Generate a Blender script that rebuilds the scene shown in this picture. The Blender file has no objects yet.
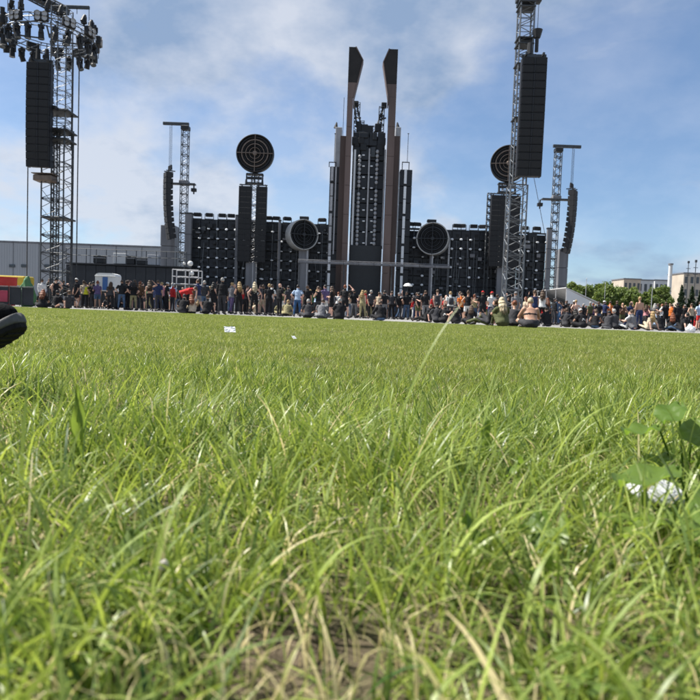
import bpy, bmesh, math, random
import numpy as np
from mathutils import Vector, Matrix, Euler

rnd = random.Random(7)
rng = np.random.default_rng(11)
scene = bpy.context.scene
R = math.radians

# ------------------------------------------------------------------ camera
FPX = 672.0                      # focal length in photo pixels (700 px frame)
CAM_H = 0.27
PITCH, ROLL = R(3.12), R(2.08)
cam_d = bpy.data.cameras.new('camera')
cam = bpy.data.objects.new('camera', cam_d)
scene.collection.objects.link(cam)
scene.camera = cam
c_f = Vector((0, math.cos(PITCH), -math.sin(PITCH)))
c_u0 = Vector((0, math.sin(PITCH), math.cos(PITCH)))
c_r0 = Vector((1, 0, 0))
c_r = c_r0 * math.cos(ROLL) + c_u0 * math.sin(ROLL)
c_u = -c_r0 * math.sin(ROLL) + c_u0 * math.cos(ROLL)
cam.matrix_world = Matrix(((c_r.x, c_u.x, -c_f.x, 0), (c_r.y, c_u.y, -c_f.y, 0), (c_r.z, c_u.z, -c_f.z, CAM_H), (0, 0, 0, 1)))
cam_d.sensor_width = 36.0
cam_d.lens = 36.0 * FPX / 700.0
cam_d.clip_start = 0.02
cam_d.clip_end = 6000
cam_d.dof.use_dof = True
cam_d.dof.focus_distance = 3.2
cam_d.dof.aperture_fstop = 10.0

# ------------------------------------------------------------------ sun and sky
SUN_EL, SUN_AZ = R(54), R(282)     # azimuth clockwise from +Y: high on the left
sd = Vector((math.sin(SUN_AZ) * math.cos(SUN_EL), math.cos(SUN_AZ) * math.cos(SUN_EL), math.sin(SUN_EL)))
sun_d = bpy.data.lights.new('sun', 'SUN')
sun_d.energy = 5.0
sun_d.angle = R(0.6)
sun_d.color = (1.0, 0.95, 0.87)
sun = bpy.data.objects.new('sun', sun_d)
scene.collection.objects.link(sun)
sun.rotation_euler = (-sd).to_track_quat('-Z', 'Y').to_euler()
sun.location = (0, 0, 60)

world = bpy.data.worlds.new('World')
scene.world = world
world.use_nodes = True
wt = world.node_tree
wt.nodes.clear()
def wn(t, **kw):
    n = wt.nodes.new(t)
    for k, v in kw.items(): setattr(n, k, v)
    return n
def wl(a, b): wt.links.new(a, b)
w_out = wn('ShaderNodeOutputWorld'); w_bg = wn('ShaderNodeBackground'); w_bg.inputs['Strength'].default_value = 0.078
sky = wn('ShaderNodeTexSky'); sky.sky_type = 'NISHITA'; sky.sun_disc = False
sky.sun_elevation = SUN_EL; sky.sun_rotation = SUN_AZ; sky.air_density = 1.0; sky.dust_density = 0.2; sky.ozone_density = 2.2
w_tc = wn('ShaderNodeTexCoord'); w_sep = wn('ShaderNodeSeparateXYZ'); wl(w_tc.outputs['Generated'], w_sep.inputs[0])
w_zm = wn('ShaderNodeMath', operation='MAXIMUM'); wl(w_sep.outputs['Z'], w_zm.inputs[0]); w_zm.inputs[1].default_value = 0.0
w_za = wn('ShaderNodeMath', operation='ADD'); wl(w_zm.outputs[0], w_za.inputs[0]); w_za.inputs[1].default_value = 0.42
w_dx = wn('ShaderNodeMath', operation='DIVIDE'); wl(w_sep.outputs['X'], w_dx.inputs[0]); wl(w_za.outputs[0], w_dx.inputs[1])
w_dy = wn('ShaderNodeMath', operation='DIVIDE'); wl(w_sep.outputs['Y'], w_dy.inputs[0]); wl(w_za.outputs[0], w_dy.inputs[1])
w_cmb = wn('ShaderNodeCombineXYZ'); wl(w_dx.outputs[0], w_cmb.inputs[0]); wl(w_dy.outputs[0], w_cmb.inputs[1]); w_cmb.inputs[2].default_value = 3.7
w_n1 = wn('ShaderNodeTexNoise'); w_n1.inputs['Scale'].default_value = 1.5; w_n1.inputs['Detail'].default_value = 8; w_n1.inputs['Roughness'].default_value = 0.52; w_n1.inputs['Distortion'].default_value = 0.25
wl(w_cmb.outputs[0], w_n1.inputs['Vector'])
w_r1 = wn('ShaderNodeValToRGB'); w_r1.color_ramp.elements[0].position = 0.45; w_r1.color_ramp.elements[1].position = 0.53; w_r1.color_ramp.elements[0].color = (.30, .30, .30, 1)
wl(w_n1.outputs['Fac'], w_r1.inputs[0])
w_n2 = wn('ShaderNodeTexNoise'); w_n2.inputs['Scale'].default_value = 2.2; w_n2.inputs['Detail'].default_value = 6; w_n2.inputs['Roughness'].default_value = 0.6
wl(w_cmb.outputs[0], w_n2.inputs['Vector'])
w_cc = wn('ShaderNodeValToRGB')
w_cc.color_ramp.elements[0].position = 0.41; w_cc.color_ramp.elements[0].color = (2.0, 2.75, 4.0, 1)
w_cc.color_ramp.elements[1].position = 0.60; w_cc.color_ramp.elements[1].color = (4.7, 5.0, 5.6, 1)
wl(w_n2.outputs['Fac'], w_cc.inputs[0])
w_fac = wn('ShaderNodeMath', operation='MULTIPLY'); wl(w_r1.outputs[0], w_fac.inputs[0]); w_fac.inputs[1].default_value = 0.88
w_tint = wn('ShaderNodeMix'); w_tint.data_type = 'RGBA'; w_tint.blend_type = 'MULTIPLY'; w_tint.inputs[0].default_value = 1.0
wl(sky.outputs[0], w_tint.inputs[6]); w_tint.inputs[7].default_value = (0.78, 0.86, 0.96, 1)
w_mix = wn('ShaderNodeMix'); w_mix.data_type = 'RGBA'
wl(w_fac.outputs[0], w_mix.inputs[0]); wl(w_tint.outputs[2], w_mix.inputs[6]); wl(w_cc.outputs[0], w_mix.inputs[7])
wl(w_mix.outputs[2], w_bg.inputs[0]); wl(w_bg.outputs[0], w_out.inputs[0])

scene.view_settings.view_transform = 'Standard'
scene.view_settings.look = 'None'
scene.view_settings.gamma = 1.0
scene.view_settings.use_curve_mapping = False
scene.view_settings.exposure = 0.95
scene.render.engine = 'CYCLES'
scene.cycles.max_bounces = 6
scene.cycles.diffuse_bounces = 3
scene.cycles.transmission_bounces = 4

# ------------------------------------------------------------------ pixel -> place
def ray(u, v): return c_f + c_r * ((u - 350) / FPX) - c_u * ((v - 350) / FPX)
def at(u, v, Y):
    d = ray(u, v); k = Y / d.y
    return Vector((d.x * k, Y, CAM_H + d.z * k))
def gx(u, Y, z=0.0):                 # X of the point on height z at distance Y seen in column u
    d0 = ray(u, 0); d1 = -c_u / FPX
    k = (z - CAM_H) / Y
    v = (k * d0.y - d0.z) / (d1.z - k * d1.y)
    return at(u, v, Y).x
def m(px, Y): return px * Y / FPX
GZ = -0.016                           # top of the paving the crowd stands on

# ------------------------------------------------------------------ materials
MAT = {}
def mat(name, col, rough=0.6, metal=0.0, var=0.15, scale=3.0, bump=0.0, obj_color=False, spec=0.5, streak=False):
    mt = bpy.data.materials.new(name); mt.use_nodes = True
    nt = mt.node_tree; b = nt.nodes['Principled BSDF']
    tc = nt.nodes.new('ShaderNodeTexCoord'); no = nt.nodes.new('ShaderNodeTexNoise')
    no.inputs['Scale'].default_value = scale; no.inputs['Detail'].default_value = 5; no.inputs['Roughness'].default_value = 0.6
    if streak:
        mp = nt.nodes.new('ShaderNodeMapping'); mp.inputs['Scale'].default_value = (1, 1, 0.12)
        nt.links.new(tc.outputs['Object'], mp.inputs[0]); nt.links.new(mp.outputs[0], no.inputs['Vector'])
    else: nt.links.new(tc.outputs['Object'], no.inputs['Vector'])
    mr = nt.nodes.new('ShaderNodeMapRange'); mr.inputs[1].default_value = 0.3; mr.inputs[2].default_value = 0.7
    mr.inputs[3].default_value = 1 - var; mr.inputs[4].default_value = 1 + var
    nt.links.new(no.outputs['Fac'], mr.inputs[0])
    mx = nt.nodes.new('ShaderNodeMix'); mx.data_type = 'RGBA'; mx.blend_type = 'MULTIPLY'; mx.inputs[0].default_value = 1
    if obj_color:
        oi = nt.nodes.new('ShaderNodeObjectInfo'); nt.links.new(oi.outputs['Color'], mx.inputs[6])
    else: mx.inputs[6].default_value = (*col, 1)
    nt.links.new(mr.outputs[0], mx.inputs[7]); nt.links.new(mx.outputs[2], b.inputs['Base Color'])
    b.inputs['Roughness'].default_value = rough; b.inputs['Metallic'].default_value = metal
    b.inputs['Specular IOR Level'].default_value = spec
    if bump:
        bp = nt.nodes.new('ShaderNodeBump'); bp.inputs['Strength'].default_value = bump; bp.inputs['Distance'].default_value = 0.02
        nt.links.new(no.outputs['Fac'], bp.inputs['Height']); nt.links.new(bp.outputs[0], b.inputs['Normal'])
    MAT[name] = mt
    return mt
mat('black_paint', (0.008, 0.009, 0.011), 0.55, 0, .3)
mat('black_panel', (0.010, 0.012, 0.016), 0.5, 0, .4, 1.2)
mat('panel_frame', (0.028, 0.031, 0.038), 0.5, .3, .3, 2)
mat('grille', (0.008, 0.008, 0.009), 0.7, 0, .3, 20)
mat('cabinet', (0.008, 0.008, 0.010), 0.5, 0, .25, 5)
mat('truss_metal', (0.16, 0.17, 0.18), 0.45, .7, .3, 4)
mat('dark_truss', (0.06, 0.065, 0.07), 0.5, .5, .3, 4)
mat('grey_steel', (0.16, 0.16, 0.17), 0.55, .2, .25, 1.5, streak=True)
mat('light_steel', (0.42, 0.42, 0.43), 0.5, .3, .2, 2)
mat('rust_plate', (0.13, 0.092, 0.08), 0.6, .2, .35, .5, .2, streak=True)
mat('rust_dark', (0.075, 0.05, 0.042), 0.6, .2, .4, .6, .2, streak=True)
mat('soot', (0.014, 0.012, 0.011), 0.75, 0, .4, 1)
mat('lamp_white', (0.78, 0.80, 0.82), 0.35, 0, .08, 6)
mat('drum_white', (0.36, 0.355, 0.34), 0.5, 0, .2, 1.5)
mat('ring_brown', (0.17, 0.13, 0.105), 0.5, .4, .3, 3)
mat('screen', (0.022, 0.025, 0.028), 0.55, 0, .15, 2)
mat('pale_panel', (0.36, 0.37, 0.39), 0.5, 0, .15, 1)
mat('cable', (0.03, 0.03, 0.033), 0.6, 0, .1)
mat('cladding', (0.33, 0.34, 0.355), 0.6, .1, .12, .15, streak=True)
mat('black_fabric', (0.02, 0.023, 0.028), 0.8, 0, .35, .8, .4)
mat('wall_beige', (0.42, 0.36, 0.29), 0.8, 0, .15, .3)
mat('wall_white', (0.55, 0.55, 0.54), 0.7, 0, .1, .3)
mat('window_dark', (0.05, 0.06, 0.07), 0.2, 0, .2)
mat('tent_white', (0.62, 0.62, 0.62), 0.6, 0, .08, .5)
mat('white_plastic', (0.7, 0.7, 0.68), 0.4, 0, .06, 5)
mat('blue_paint', (0.05, 0.13, 0.33), 0.4, 0, .1)
mat('red_vinyl', (0.55, 0.03, 0.025), 0.45, 0, .1)
mat('yellow_vinyl', (0.55, 0.40, 0.03), 0.5, 0, .1)
mat('green_tarp', (0.05, 0.15, 0.05), 0.6, 0, .3, 4, .4)
mat('pink_banner', (0.28, 0.03, 0.06), 0.7, 0, .4, 1)
mat('skin', (1, 1, 1), 0.5, 0, .06, 9, obj_color=True)
mat('cloth', (1, 1, 1), 0.85, 0, .28, 9, .6, obj_color=True, spec=.25)
mat('hair', (1, 1, 1), 0.5, 0, .6, 45, .6, obj_color=True, spec=.4, streak=True)
mat('leather', (1, 1, 1), 0.5, 0, .2, 15, obj_color=True)
mat('eye_dark', (0.03, 0.02, 0.02), 0.2, 0, 0)
mat('lip', (0.30, 0.10, 0.09), 0.5, 0, .1)
mat('shoe_fabric', (0.008, 0.008, 0.009), 0.95, 0, .25, 160, .4, spec=.1)
mat('shoe_rubber', (0.07, 0.07, 0.072), 0.7, 0, .2, 60, .2)
mat('shoe_sole', (0.012, 0.012, 0.013), 0.9, 0, .3, 60, .3, spec=.2)
mat('bark', (0.09, 0.065, 0.045), 0.9, 0, .4, 4, .5)
mat('paper', (0.75, 0.75, 0.74), 0.7, 0, .06, 20)

def leaf_material(name, lo, hi, straw=None, transl=0.45, rough=0.45, attr='tint', world_var=0.0):
    mt = bpy.data.materials.new(name); mt.use_nodes = True
    nt = mt.node_tree; nt.nodes.clear(); L = nt.links.new
    out = nt.nodes.new('ShaderNodeOutputMaterial'); at_ = nt.nodes.new('ShaderNodeAttribute'); at_.attribute_name = attr
    rp = nt.nodes.new('ShaderNodeValToRGB'); e = rp.color_ramp.elements
    e[0].position = 0.0; e[0].color = (*lo, 1)
    e[1].position = 0.82 if straw else 1.0; e[1].color = (*hi, 1)
    if straw:
        s1 = e.new(0.9); s1.color = (*straw, 1)
        s2 = e.new(1.0); s2.color = (straw[0] * 1.2, straw[1] * 1.15, straw[2] * 1.1, 1)
    fac = at_.outputs['Fac']
    if world_var:
        ge = nt.nodes.new('ShaderNodeNewGeometry'); no = nt.nodes.new('ShaderNodeTexNoise')
        no.inputs['Scale'].default_value = 1.6; no.inputs['Detail'].default_value = 6; no.inputs['Roughness'].default_value = .65
        L(ge.outputs['Position'], no.inputs['Vector'])
        ma = nt.nodes.new('ShaderNodeMath'); ma.operation = 'MULTIPLY_ADD'
        L(no.outputs['Fac'], ma.inputs[0]); ma.inputs[1].default_value = world_var; ma.inputs[2].default_value = -world_var * .5
        ad = nt.nodes.new('ShaderNodeMath'); ad.operation = 'ADD'; L(fac, ad.inputs[0]); L(ma.outputs[0], ad.inputs[1]); fac = ad.outputs[0]
    L(fac, rp.inputs[0])
    pb = nt.nodes.new('ShaderNodeBsdfPrincipled'); pb.inputs['Roughness'].default_value = rough; pb.inputs['Specular IOR Level'].default_value = 0.45
    L(rp.outputs[0], pb.inputs['Base Color'])
    tr = nt.nodes.new('ShaderNodeBsdfTranslucent')
    hs = nt.nodes.new('ShaderNodeHueSaturation'); hs.inputs['Hue'].default_value = 0.49; hs.inputs['Saturation'].default_value = 1.1; hs.inputs['Value'].default_value = 1.5
    L(rp.outputs[0], hs.inputs['Color']); L(hs.outputs[0], tr.inputs[0])
    mx = nt.nodes.new('ShaderNodeMixShader'); mx.inputs[0].default_value = transl
    L(pb.outputs[0], mx.inputs[1]); L(tr.outputs[0], mx.inputs[2]); L(mx.outputs[0], out.inputs[0])
    MAT[name] = mt
    return mt
leaf_material('grass', (0.026, 0.078, 0.011), (0.37, 0.45, 0.105), (0.54, 0.48, 0.27), .38, .38, world_var=.35)
leaf_material('lawn_grass', (0.042, 0.082, 0.013), (0.315, 0.375, 0.075), (0.58, 0.56, 0.28), .42, .42, world_var=.5)
leaf_material('weed', (0.10, 0.18, 0.03), (0.20, 0.28, 0.06), None, .5, .4)
leaf_material('tree_leaf', (0.06, 0.105, 0.025), (0.19, 0.24, 0.06), None, .3, .6)
leaf_material('conifer_leaf', (0.02, 0.04, 0.018), (0.045, 0.07, 0.028), None, .2, .6)

# ------------------------------------------------------------------ mesh helpers
COL = scene.collection
ROOT = {}
def frame_for(d):
    d = d.normalized(); a = Vector((0, 0, 1)) if abs(d.z) < .95 else Vector((1, 0, 0))
    x = d.cross(a).normalized(); return x, x.cross(d).normalized()
class MB:
    def __init__(s): s.v = []; s.f = []; s.mi = []; s.cur = 0
    def add(s, vs, fs):
        o = len(s.v); s.v += [tuple(p) for p in vs]; s.f += [tuple(i + o for i in f) for f in fs]; s.mi += [s.cur] * len(fs)
        return s
    def box(s, c, size, M=None):
        x, y, z = size[0] / 2, size[1] / 2, size[2] / 2; c = Vector(c)
        vs = [Vector((i, j, k)) for i in (-x, x) for j in (-y, y) for k in (-z, z)]
        vs = [(M @ p if M else p) + c for p in vs]
        return s.add(vs, [(0, 1, 3, 2), (4, 6, 7, 5), (0, 4, 5, 1), (2, 3, 7, 6), (0, 2, 6, 4), (1, 5, 7, 3)])
    def bbox(s, x0, x1, y0, y1, z0, z1): return s.box(((x0 + x1) / 2, (y0 + y1) / 2, (z0 + z1) / 2), (x1 - x0, y1 - y0, z1 - z0))
    def bevbox(s, c, size, b):
        bm = bmesh.new(); bmesh.ops.create_cube(bm, size=1)
        for v in bm.verts: v.co = Vector((v.co.x * size[0], v.co.y * size[1], v.co.z * size[2]))
        bmesh.ops.bevel(bm, geom=bm.edges[:], offset=b, segments=2, affect='EDGES', profile=.5)
        bm.verts.index_update()
        s.add([v.co + Vector(c) for v in bm.verts], [tuple(v.index for v in f.verts) for f in bm.faces]); bm.free(); return s
    def tube(s, p0, p1, r0, r1=None, n=6, cap=True):
        p0 = Vector(p0); p1 = Vector(p1); r1 = r0 if r1 is None else r1
        x, y = frame_for(p1 - p0); vs = []
        for p, r in ((p0, r0), (p1, r1)):
            for i in range(n):
                a = 2 * math.pi * i / n; vs.append(p + (x * math.cos(a) + y * math.sin(a)) * r)
        fs = [(i, (i + 1) % n, n + (i + 1) % n, n + i) for i in range(n)]
        if cap: fs += [tuple(range(n))[::-1], tuple(range(n, 2 * n))]
        return s.add(vs, fs)
    def path(s, pts, r, n=6):
        for a, b in zip(pts[:-1], pts[1:]): s.tube(a, b, r, n=n)
        return s
    def lathe(s, prof, n=24, M=None):            # prof: (radius, height) along local z
        vs = []
        for r, h in prof:
            for i in range(n):
                a = 2 * math.pi * i / n; vs.append(Vector((r * math.cos(a), r * math.sin(a), h)))
        if M: vs = [M @ p for p in vs]
        fs = []
        for k in range(len(prof) - 1):
            for i in range(n):
                j = (i + 1) % n; fs.append((k * n + i, k * n + j, (k + 1) * n + j, (k + 1) * n + i))
        return s.add(vs, fs)
    def prism(s, poly, y0, y1):                  # polygon in (x, z), extruded along y
        n = len(poly)
        vs = [(x, y0, z) for x, z in poly] + [(x, y1, z) for x, z in poly]
        return s.add(vs, [tuple(range(n)), tuple(range(n, 2 * n))[::-1]] + [(i, n + i, n + (i + 1) % n, (i + 1) % n) for i in range(n)])
    def mesh(s, name, mats, off=Vector((0, 0, 0)), smooth=False):
        me = bpy.data.meshes.new(name)
        me.from_pydata([(p[0] - off[0], p[1] - off[1], p[2] - off[2]) for p in s.v], [], s.f)
        mats = mats if isinstance(mats, (list, tuple)) else [mats]
        for q in mats: me.materials.append(MAT[q] if isinstance(q, str) else q)
        if len(mats) > 1: me.polygons.foreach_set('material_index', s.mi)
        bm = bmesh.new(); bm.from_mesh(me); bmesh.ops.recalc_face_normals(bm, faces=bm.faces); bm.to_mesh(me); bm.free()
        if smooth: me.polygons.foreach_set('use_smooth', [True] * len(me.polygons))
        return me
    def build(s, name, mats, parent=None, smooth=False):      # vertices are world coordinates
        off = ROOT.get(parent.name, Vector((0, 0, 0))) if parent else Vector((0, 0, 0))
        return link(name, s.mesh(name, mats, off, smooth), parent)
def link(name, me, parent=None, loc=None, rot=None):
    o = bpy.data.objects.new(name, me); COL.objects.link(o)
    if parent:
        o.parent = parent; ROOT[o.name] = ROOT.get(parent.name, Vector((0, 0, 0)))
    if loc is not None: o.location = loc
    if rot is not None: o.rotation_euler = rot
    return o
def tag(o, label=None, cat=None, group=None, kind=None):
    if label: o['label'] = label
    if cat: o['category'] = cat
    if group: o['group'] = group
    if kind: o['kind'] = kind
    return o
def thing(name, loc, label, cat, group=None, rz=0.0):
    o = bpy.data.objects.new(name, None); COL.objects.link(o); o.empty_display_size = .2
    o.location = loc; o.rotation_euler = (0, 0, rz); ROOT[o.name] = Vector(loc)
    return tag(o, label, cat, group)
def np_mesh(name, verts, faces, mats, tint=None, smooth=True):
    me = bpy.data.meshes.new(name)
    nf, k = faces.shape
    me.vertices.add(len(verts)); me.vertices.foreach_set('co', verts.astype(np.float32).ravel())
    me.loops.add(nf * k); me.loops.foreach_set('vertex_index', faces.astype(np.int32).ravel())
    me.polygons.add(nf); me.polygons.foreach_set('loop_start', (np.arange(nf) * k).astype(np.int32))
    me.update(calc_edges=True); me.validate()
    if tint is not None:
        a = me.attributes.new('tint', 'FLOAT', 'POINT'); a.data.foreach_set('value', tint.astype(np.float32))
    for q in (mats if isinstance(mats, (list, tuple)) else [mats]): me.materials.append(MAT[q])
    if smooth: me.polygons.foreach_set('use_smooth', np.ones(nf, dtype=bool))
    return me

# value noise for ground relief and clumping
_vn = rng.random((64, 64))
def vnoise(x, y, s):
    x = np.asarray(x, float) * s + 100; y = np.asarray(y, float) * s + 100
    xi = np.floor(x).astype(int); yi = np.floor(y).astype(int); fx = x - xi; fy = y - yi
    fx = fx * fx * (3 - 2 * fx); fy = fy * fy * (3 - 2 * fy)
    g = lambda a, b: _vn[a % 64, b % 64]
    return (g(xi, yi) * (1 - fx) + g(xi + 1, yi) * fx) * (1 - fy) + (g(xi, yi + 1) * (1 - fx) + g(xi + 1, yi + 1) * fx) * fy
EDGE_A, EDGE_B = (-14.0, 30.0), (14.0, 22.0)          # far edge of the lawn
def edge_y(x): return EDGE_A[1] + (np.asarray(x, float) - EDGE_A[0]) * (EDGE_B[1] - EDGE_A[1]) / (EDGE_B[0] - EDGE_A[0])
def relief(x, y):
    k = np.clip((edge_y(x) - np.asarray(y, float)) / 3.0, 0, 1)
    return k * (vnoise(x, y, 1.3) * .02 + vnoise(x, y, 7) * .012 + vnoise(x, y, 23) * .007)

# ================================================================== SETTING
# ground sheet out to the horizon
mt = mat('asphalt', (0.16, 0.155, 0.15), .9, 0, .25, .5, .2)
me = MB().add([(-3000, -600, -.03), (3000, -600, -.03), (3000, 5000, -.03), (-3000, 5000, -.03)], [(0, 1, 2, 3)]).mesh('ground', 'asphalt')
tag(link('ground', me), kind='structure')
mat('concrete', (0.25, 0.245, 0.235), .85, 0, .15, .7, .15)
def ey(x): return float(edge_y(x))
mb = MB()
mb.add([(-60, ey(-60) - .3, GZ), (60, ey(60) - .3, GZ), (60, ey(60) + 22, GZ), (-60, ey(-60) + 9, GZ)], [(0, 1, 2, 3)])
tag(mb.build('pavement', 'concrete'), kind='structure')

# lawn soil with relief
def soil_material():
    mt = bpy.data.materials.new('soil'); mt.use_nodes = True; nt = mt.node_tree; b = nt.nodes['Principled BSDF']; L = nt.links.new
    tc = nt.nodes.new('ShaderNodeTexCoord')
    n1 = nt.nodes.new('ShaderNodeTexNoise'); n1.inputs['Scale'].default_value = 28; n1.inputs['Detail'].default_value = 7; n1.inputs['Roughness'].default_value = .7
    n2 = nt.nodes.new('ShaderNodeTexNoise'); n2.inputs['Scale'].default_value = 2.2; n2.inputs['Detail'].default_value = 4
    L(tc.outputs['Object'], n1.inputs['Vector']); L(tc.outputs['Object'], n2.inputs['Vector'])
    r = nt.nodes.new('ShaderNodeValToRGB'); e = r.color_ramp.elements
    e[0].position = .3; e[0].color = (.03, .02, .012, 1); e[1].position = .75; e[1].color = (.16, .12, .075, 1)
    L(n1.outputs['Fac'], r.inputs[0])
    r2 = nt.nodes.new('ShaderNodeValToRGB'); r2.color_ramp.elements[0].position = .45; r2.color_ramp.elements[1].position = .62
    L(n2.outputs['Fac'], r2.inputs[0])
    mx = nt.nodes.new('ShaderNodeMix'); mx.data_type = 'RGBA'
    mf = nt.nodes.new('ShaderNodeMath'); mf.operation = 'MULTIPLY'; mf.inputs[1].default_value = .6
    L(r2.outputs[0], mf.inputs[0]); L(mf.outputs[0], mx.inputs[0])
    L(r.outputs[0], mx.inputs[6]); mx.inputs[7].default_value = (.075, .085, .02, 1)
    L(mx.outputs[2], b.inputs['Base Color']); b.inputs['Roughness'].default_value = .95
    bp = nt.nodes.new('ShaderNodeBump'); bp.inputs['Distance'].default_value = .01; L(n1.outputs['Fac'], bp.inputs['Height']); L(bp.outputs[0], b.inputs['Normal'])
    MAT['soil'] = mt
soil_material()
xs = np.concatenate([np.linspace(-40, -2.2, 60), np.linspace(-2.1, 2.1, 150), np.linspace(2.2, 40, 60)])
ts = np.concatenate([np.linspace(0, .06, 20)[:-1], np.linspace(.06, .16, 110)[:-1], np.linspace(.16, 1, 90)])
X, T = np.meshgrid(xs, ts)
Yg = -2.0 + T * (edge_y(X) + 2.0)
Z = relief(X, Yg)
V = np.stack([X, Yg, Z], -1).reshape(-1, 3)
nx = len(xs); idx = np.arange(len(V)).reshape(X.shape)
F = np.stack([idx[:-1, :-1], idx[:-1, 1:], idx[1:, 1:], idx[1:, :-1]], -1).reshape(-1, 4)
tag(link('lawn', np_mesh('lawn', V, F, 'soil')), kind='structure')

# ================================================================== STAGE
YS = 92.0
def S(u, v, dy=0.0): return at(u, v, YS + dy)
def px(n): return n * YS / FPX

# deck the set stands on
a = S(186, 283); b = S(562, 296)
deck = thing('stage_deck', (0, YS, 0), 'long low black stage deck the dark lamp wall stands on', 'stage')
DZ = 1.9
mb = MB(); nfp = 24; x0, x1 = a.x - 1, b.x + 1.0; YF = YS - 7.0
mbt = MB().bbox(x0, x1, YF, YS + 6, DZ - .12, DZ); mbt.build('deck_floor', 'black_paint', deck)
w = (x1 - x0) / nfp
fm = MB().bevbox((0, 0, 0), (w - .05, .1, DZ - .2), .02).mesh('front_panel', 'black_panel')
for i in range(nfp):
    link('front_panel', fm, deck, (x0 + w * (i + .5), YF - .0 - YS + .06, (DZ - .2) / 2 + GZ + .02))
mb = MB()
for i in range(nfp + 1):
    for yy in (YF + 1.2, YS + 4): MB().tube((x0 + w * i * .999 + .05, yy, GZ), (x0 + w * i * .999 + .05, yy, DZ - .1), .05).build('deck_support', 'dark_truss', deck)

# one lamp and one panel mesh shared by all wall sections
def lamp_mesh():
    mb = MB(); M = Matrix.Rotation(R(90), 4, 'X')
    mb.cur = 0; mb.lathe([(.0, -.12), (.2, -.12), (.24, .12), (.27, .16)], 10, M)
    mb.cur = 1; mb.lathe([(.27, .16), (.25, .24), (.17, .30), (0, .32)], 10, M)
    return mb.mesh('lamp', ['black_paint', 'lamp_white'], smooth=False)
LAMP = lamp_mesh()
def panel_mesh(w, h):
    mb = MB(); mb.cur = 0; mb.bevbox((0, 0, 0), (w - .1, .22, h - .1), .04)
    mb.cur = 1
    mb.box((0, -.13, h * .18), (w * .62, .06, .06)); mb.box((0, -.13, -h * .18), (w * .62, .06, .06)); mb.box((-w * .2, -.125, 0), (.07, .05, h * .6))
    mb.cur = 2; mb.bevbox((w * .14, -.13, -h * .02), (w * .34, .1, h * .3), .02)
    return mb.mesh('panel', ['black_panel', 'panel_frame', 'grille'])
FLOOD = None
def flood_mesh():
    mb = MB(); mb.cur = 0
    mb.bevbox((0, 0, .62), (1.0, .45, .5), .08); mb.box((-.58, 0, .42), (.07, .12, .7)); mb.box((.58, 0, .42), (.07, .12, .7)); mb.box((0, 0, .06), (1.24, .3, .1))
    mb.cur = 1; mb.box((0, -.24, .62), (.8, .04, .36))
    return mb.mesh('floodlight', ['black_paint', 'grille'])
FLOOD = flood_mesh()

EQB = [MB().bevbox((0, 0, 0), (1, 1, 1), .08).mesh('equipment_box', q) for q in ('panel_frame', 'grey_steel', 'black_paint', 'dark_truss')]
def lamp_wall(u0, u1, vtop, ncol, label, floods, lamp_prob, v_mid=None):
    pa, pb = S(u0, vtop), S(u1, vtop + (u1 - u0) * .035)
    zt = (pa.z + pb.z) / 2; xa, xb = pa.x, pb.x; nrow = 8
    t = thing('stage_wall', ((xa + xb) / 2, YS, DZ), label, 'stage wall', 'lamp wall sections of the stage')
    w = (xb - xa) / ncol; h = (zt - DZ) / nrow
    mb = MB()
    for i in range(ncol + 1): mb.bbox(xa + w * i - .06, xa + w * i + .06, YS + .12, YS + .3, DZ, zt)
    for k in range(nrow + 1): mb.bbox(xa - .06, xb + .06, YS + .30, YS + .42, DZ + h * k - .06 + (.06 if k == 0 else 0), DZ + h * k + .06)
    mb.build('scaffold_grid', 'dark_truss', t)
    for yy in (3.0,):
        mb = MB()
        for i in range(0, ncol + 1, 2):
            mb.tube((xa + w * i, YS + .4, zt - .4), (xa + w * i, YS + 5.5, DZ), .08)
        mb.build('back_brace', 'dark_truss', t)
    MB().bbox(xa, xb, YS + .48, YS + .54, DZ, zt - .15).build('backing', 'black_fabric', t)
    pm = panel_mesh(w, h)
    for i in range(ncol):
        for k in range(nrow):
            if k == nrow - 1 and rnd.random() < .22: continue
            link('panel', pm, t, (xa + w * (i + .5) - (xa + xb) / 2, rnd.choice((0, 0, -.08, .04)), h * (k + .5)))
    for i in range(ncol + 1):
        for k in range(1, nrow + 1):
            if k == nrow: continue
            if rnd.random() < lamp_prob:
                o = link('lamp', LAMP, t, (xa + w * i - (xa + xb) / 2, -.34, h * k), (R(rnd.uniform(-28, -8)), 0, R(rnd.uniform(-12, 12))))
                o.scale = (.78, .8, rnd.choice((.35, .45, .6)))
    for i in range(ncol * 4):
        bw_, bh_ = rnd.uniform(.25, .7), rnd.uniform(.15, .55)
        link('equipment_box', EQB[rnd.randrange(len(EQB))], t, (rnd.uniform(xa + .4, xb - .4) - (xa + xb) / 2, -.42, rnd.uniform(.5, zt - DZ - .5))).scale = (bw_, .3, bh_)
    for i in range(ncol):
        x_ = rnd.uniform(xa + .2, xb - .2); z0_ = rnd.uniform(DZ, DZ + 4); z1_ = rnd.uniform(z0_ + 2, zt)
        MB().tube((x_, YS - .5, z0_), (x_ + rnd.uniform(-.5, .5), YS - .5, z1_), .035, n=5).build('pipe', 'truss_metal', t)
    for u in floods:
        q = S(u, vtop); link('floodlight', FLOOD, t, (q.x - (xa + xb) / 2, .2, zt - DZ + .09), (0, 0, R(rnd.uniform(-20, 20))))
    mb = MB().bbox(xa, xb, YS - .1, YS + .1, zt - .02 + .03, zt + .09); mb.build('top_rail', 'dark_truss', t)
    return t
lamp_wall(192, 263, 219.5, 8, 'dark lamp wall section between the crane mast and the round target tower with purple-grey foot', (197, 209, 222, 231), .85)
lamp_wall(264, 329, 223, 7, 'dark lamp wall section behind the white-sided drum facing the copper fins', (268, 276, 287, 322), .7)
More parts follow.
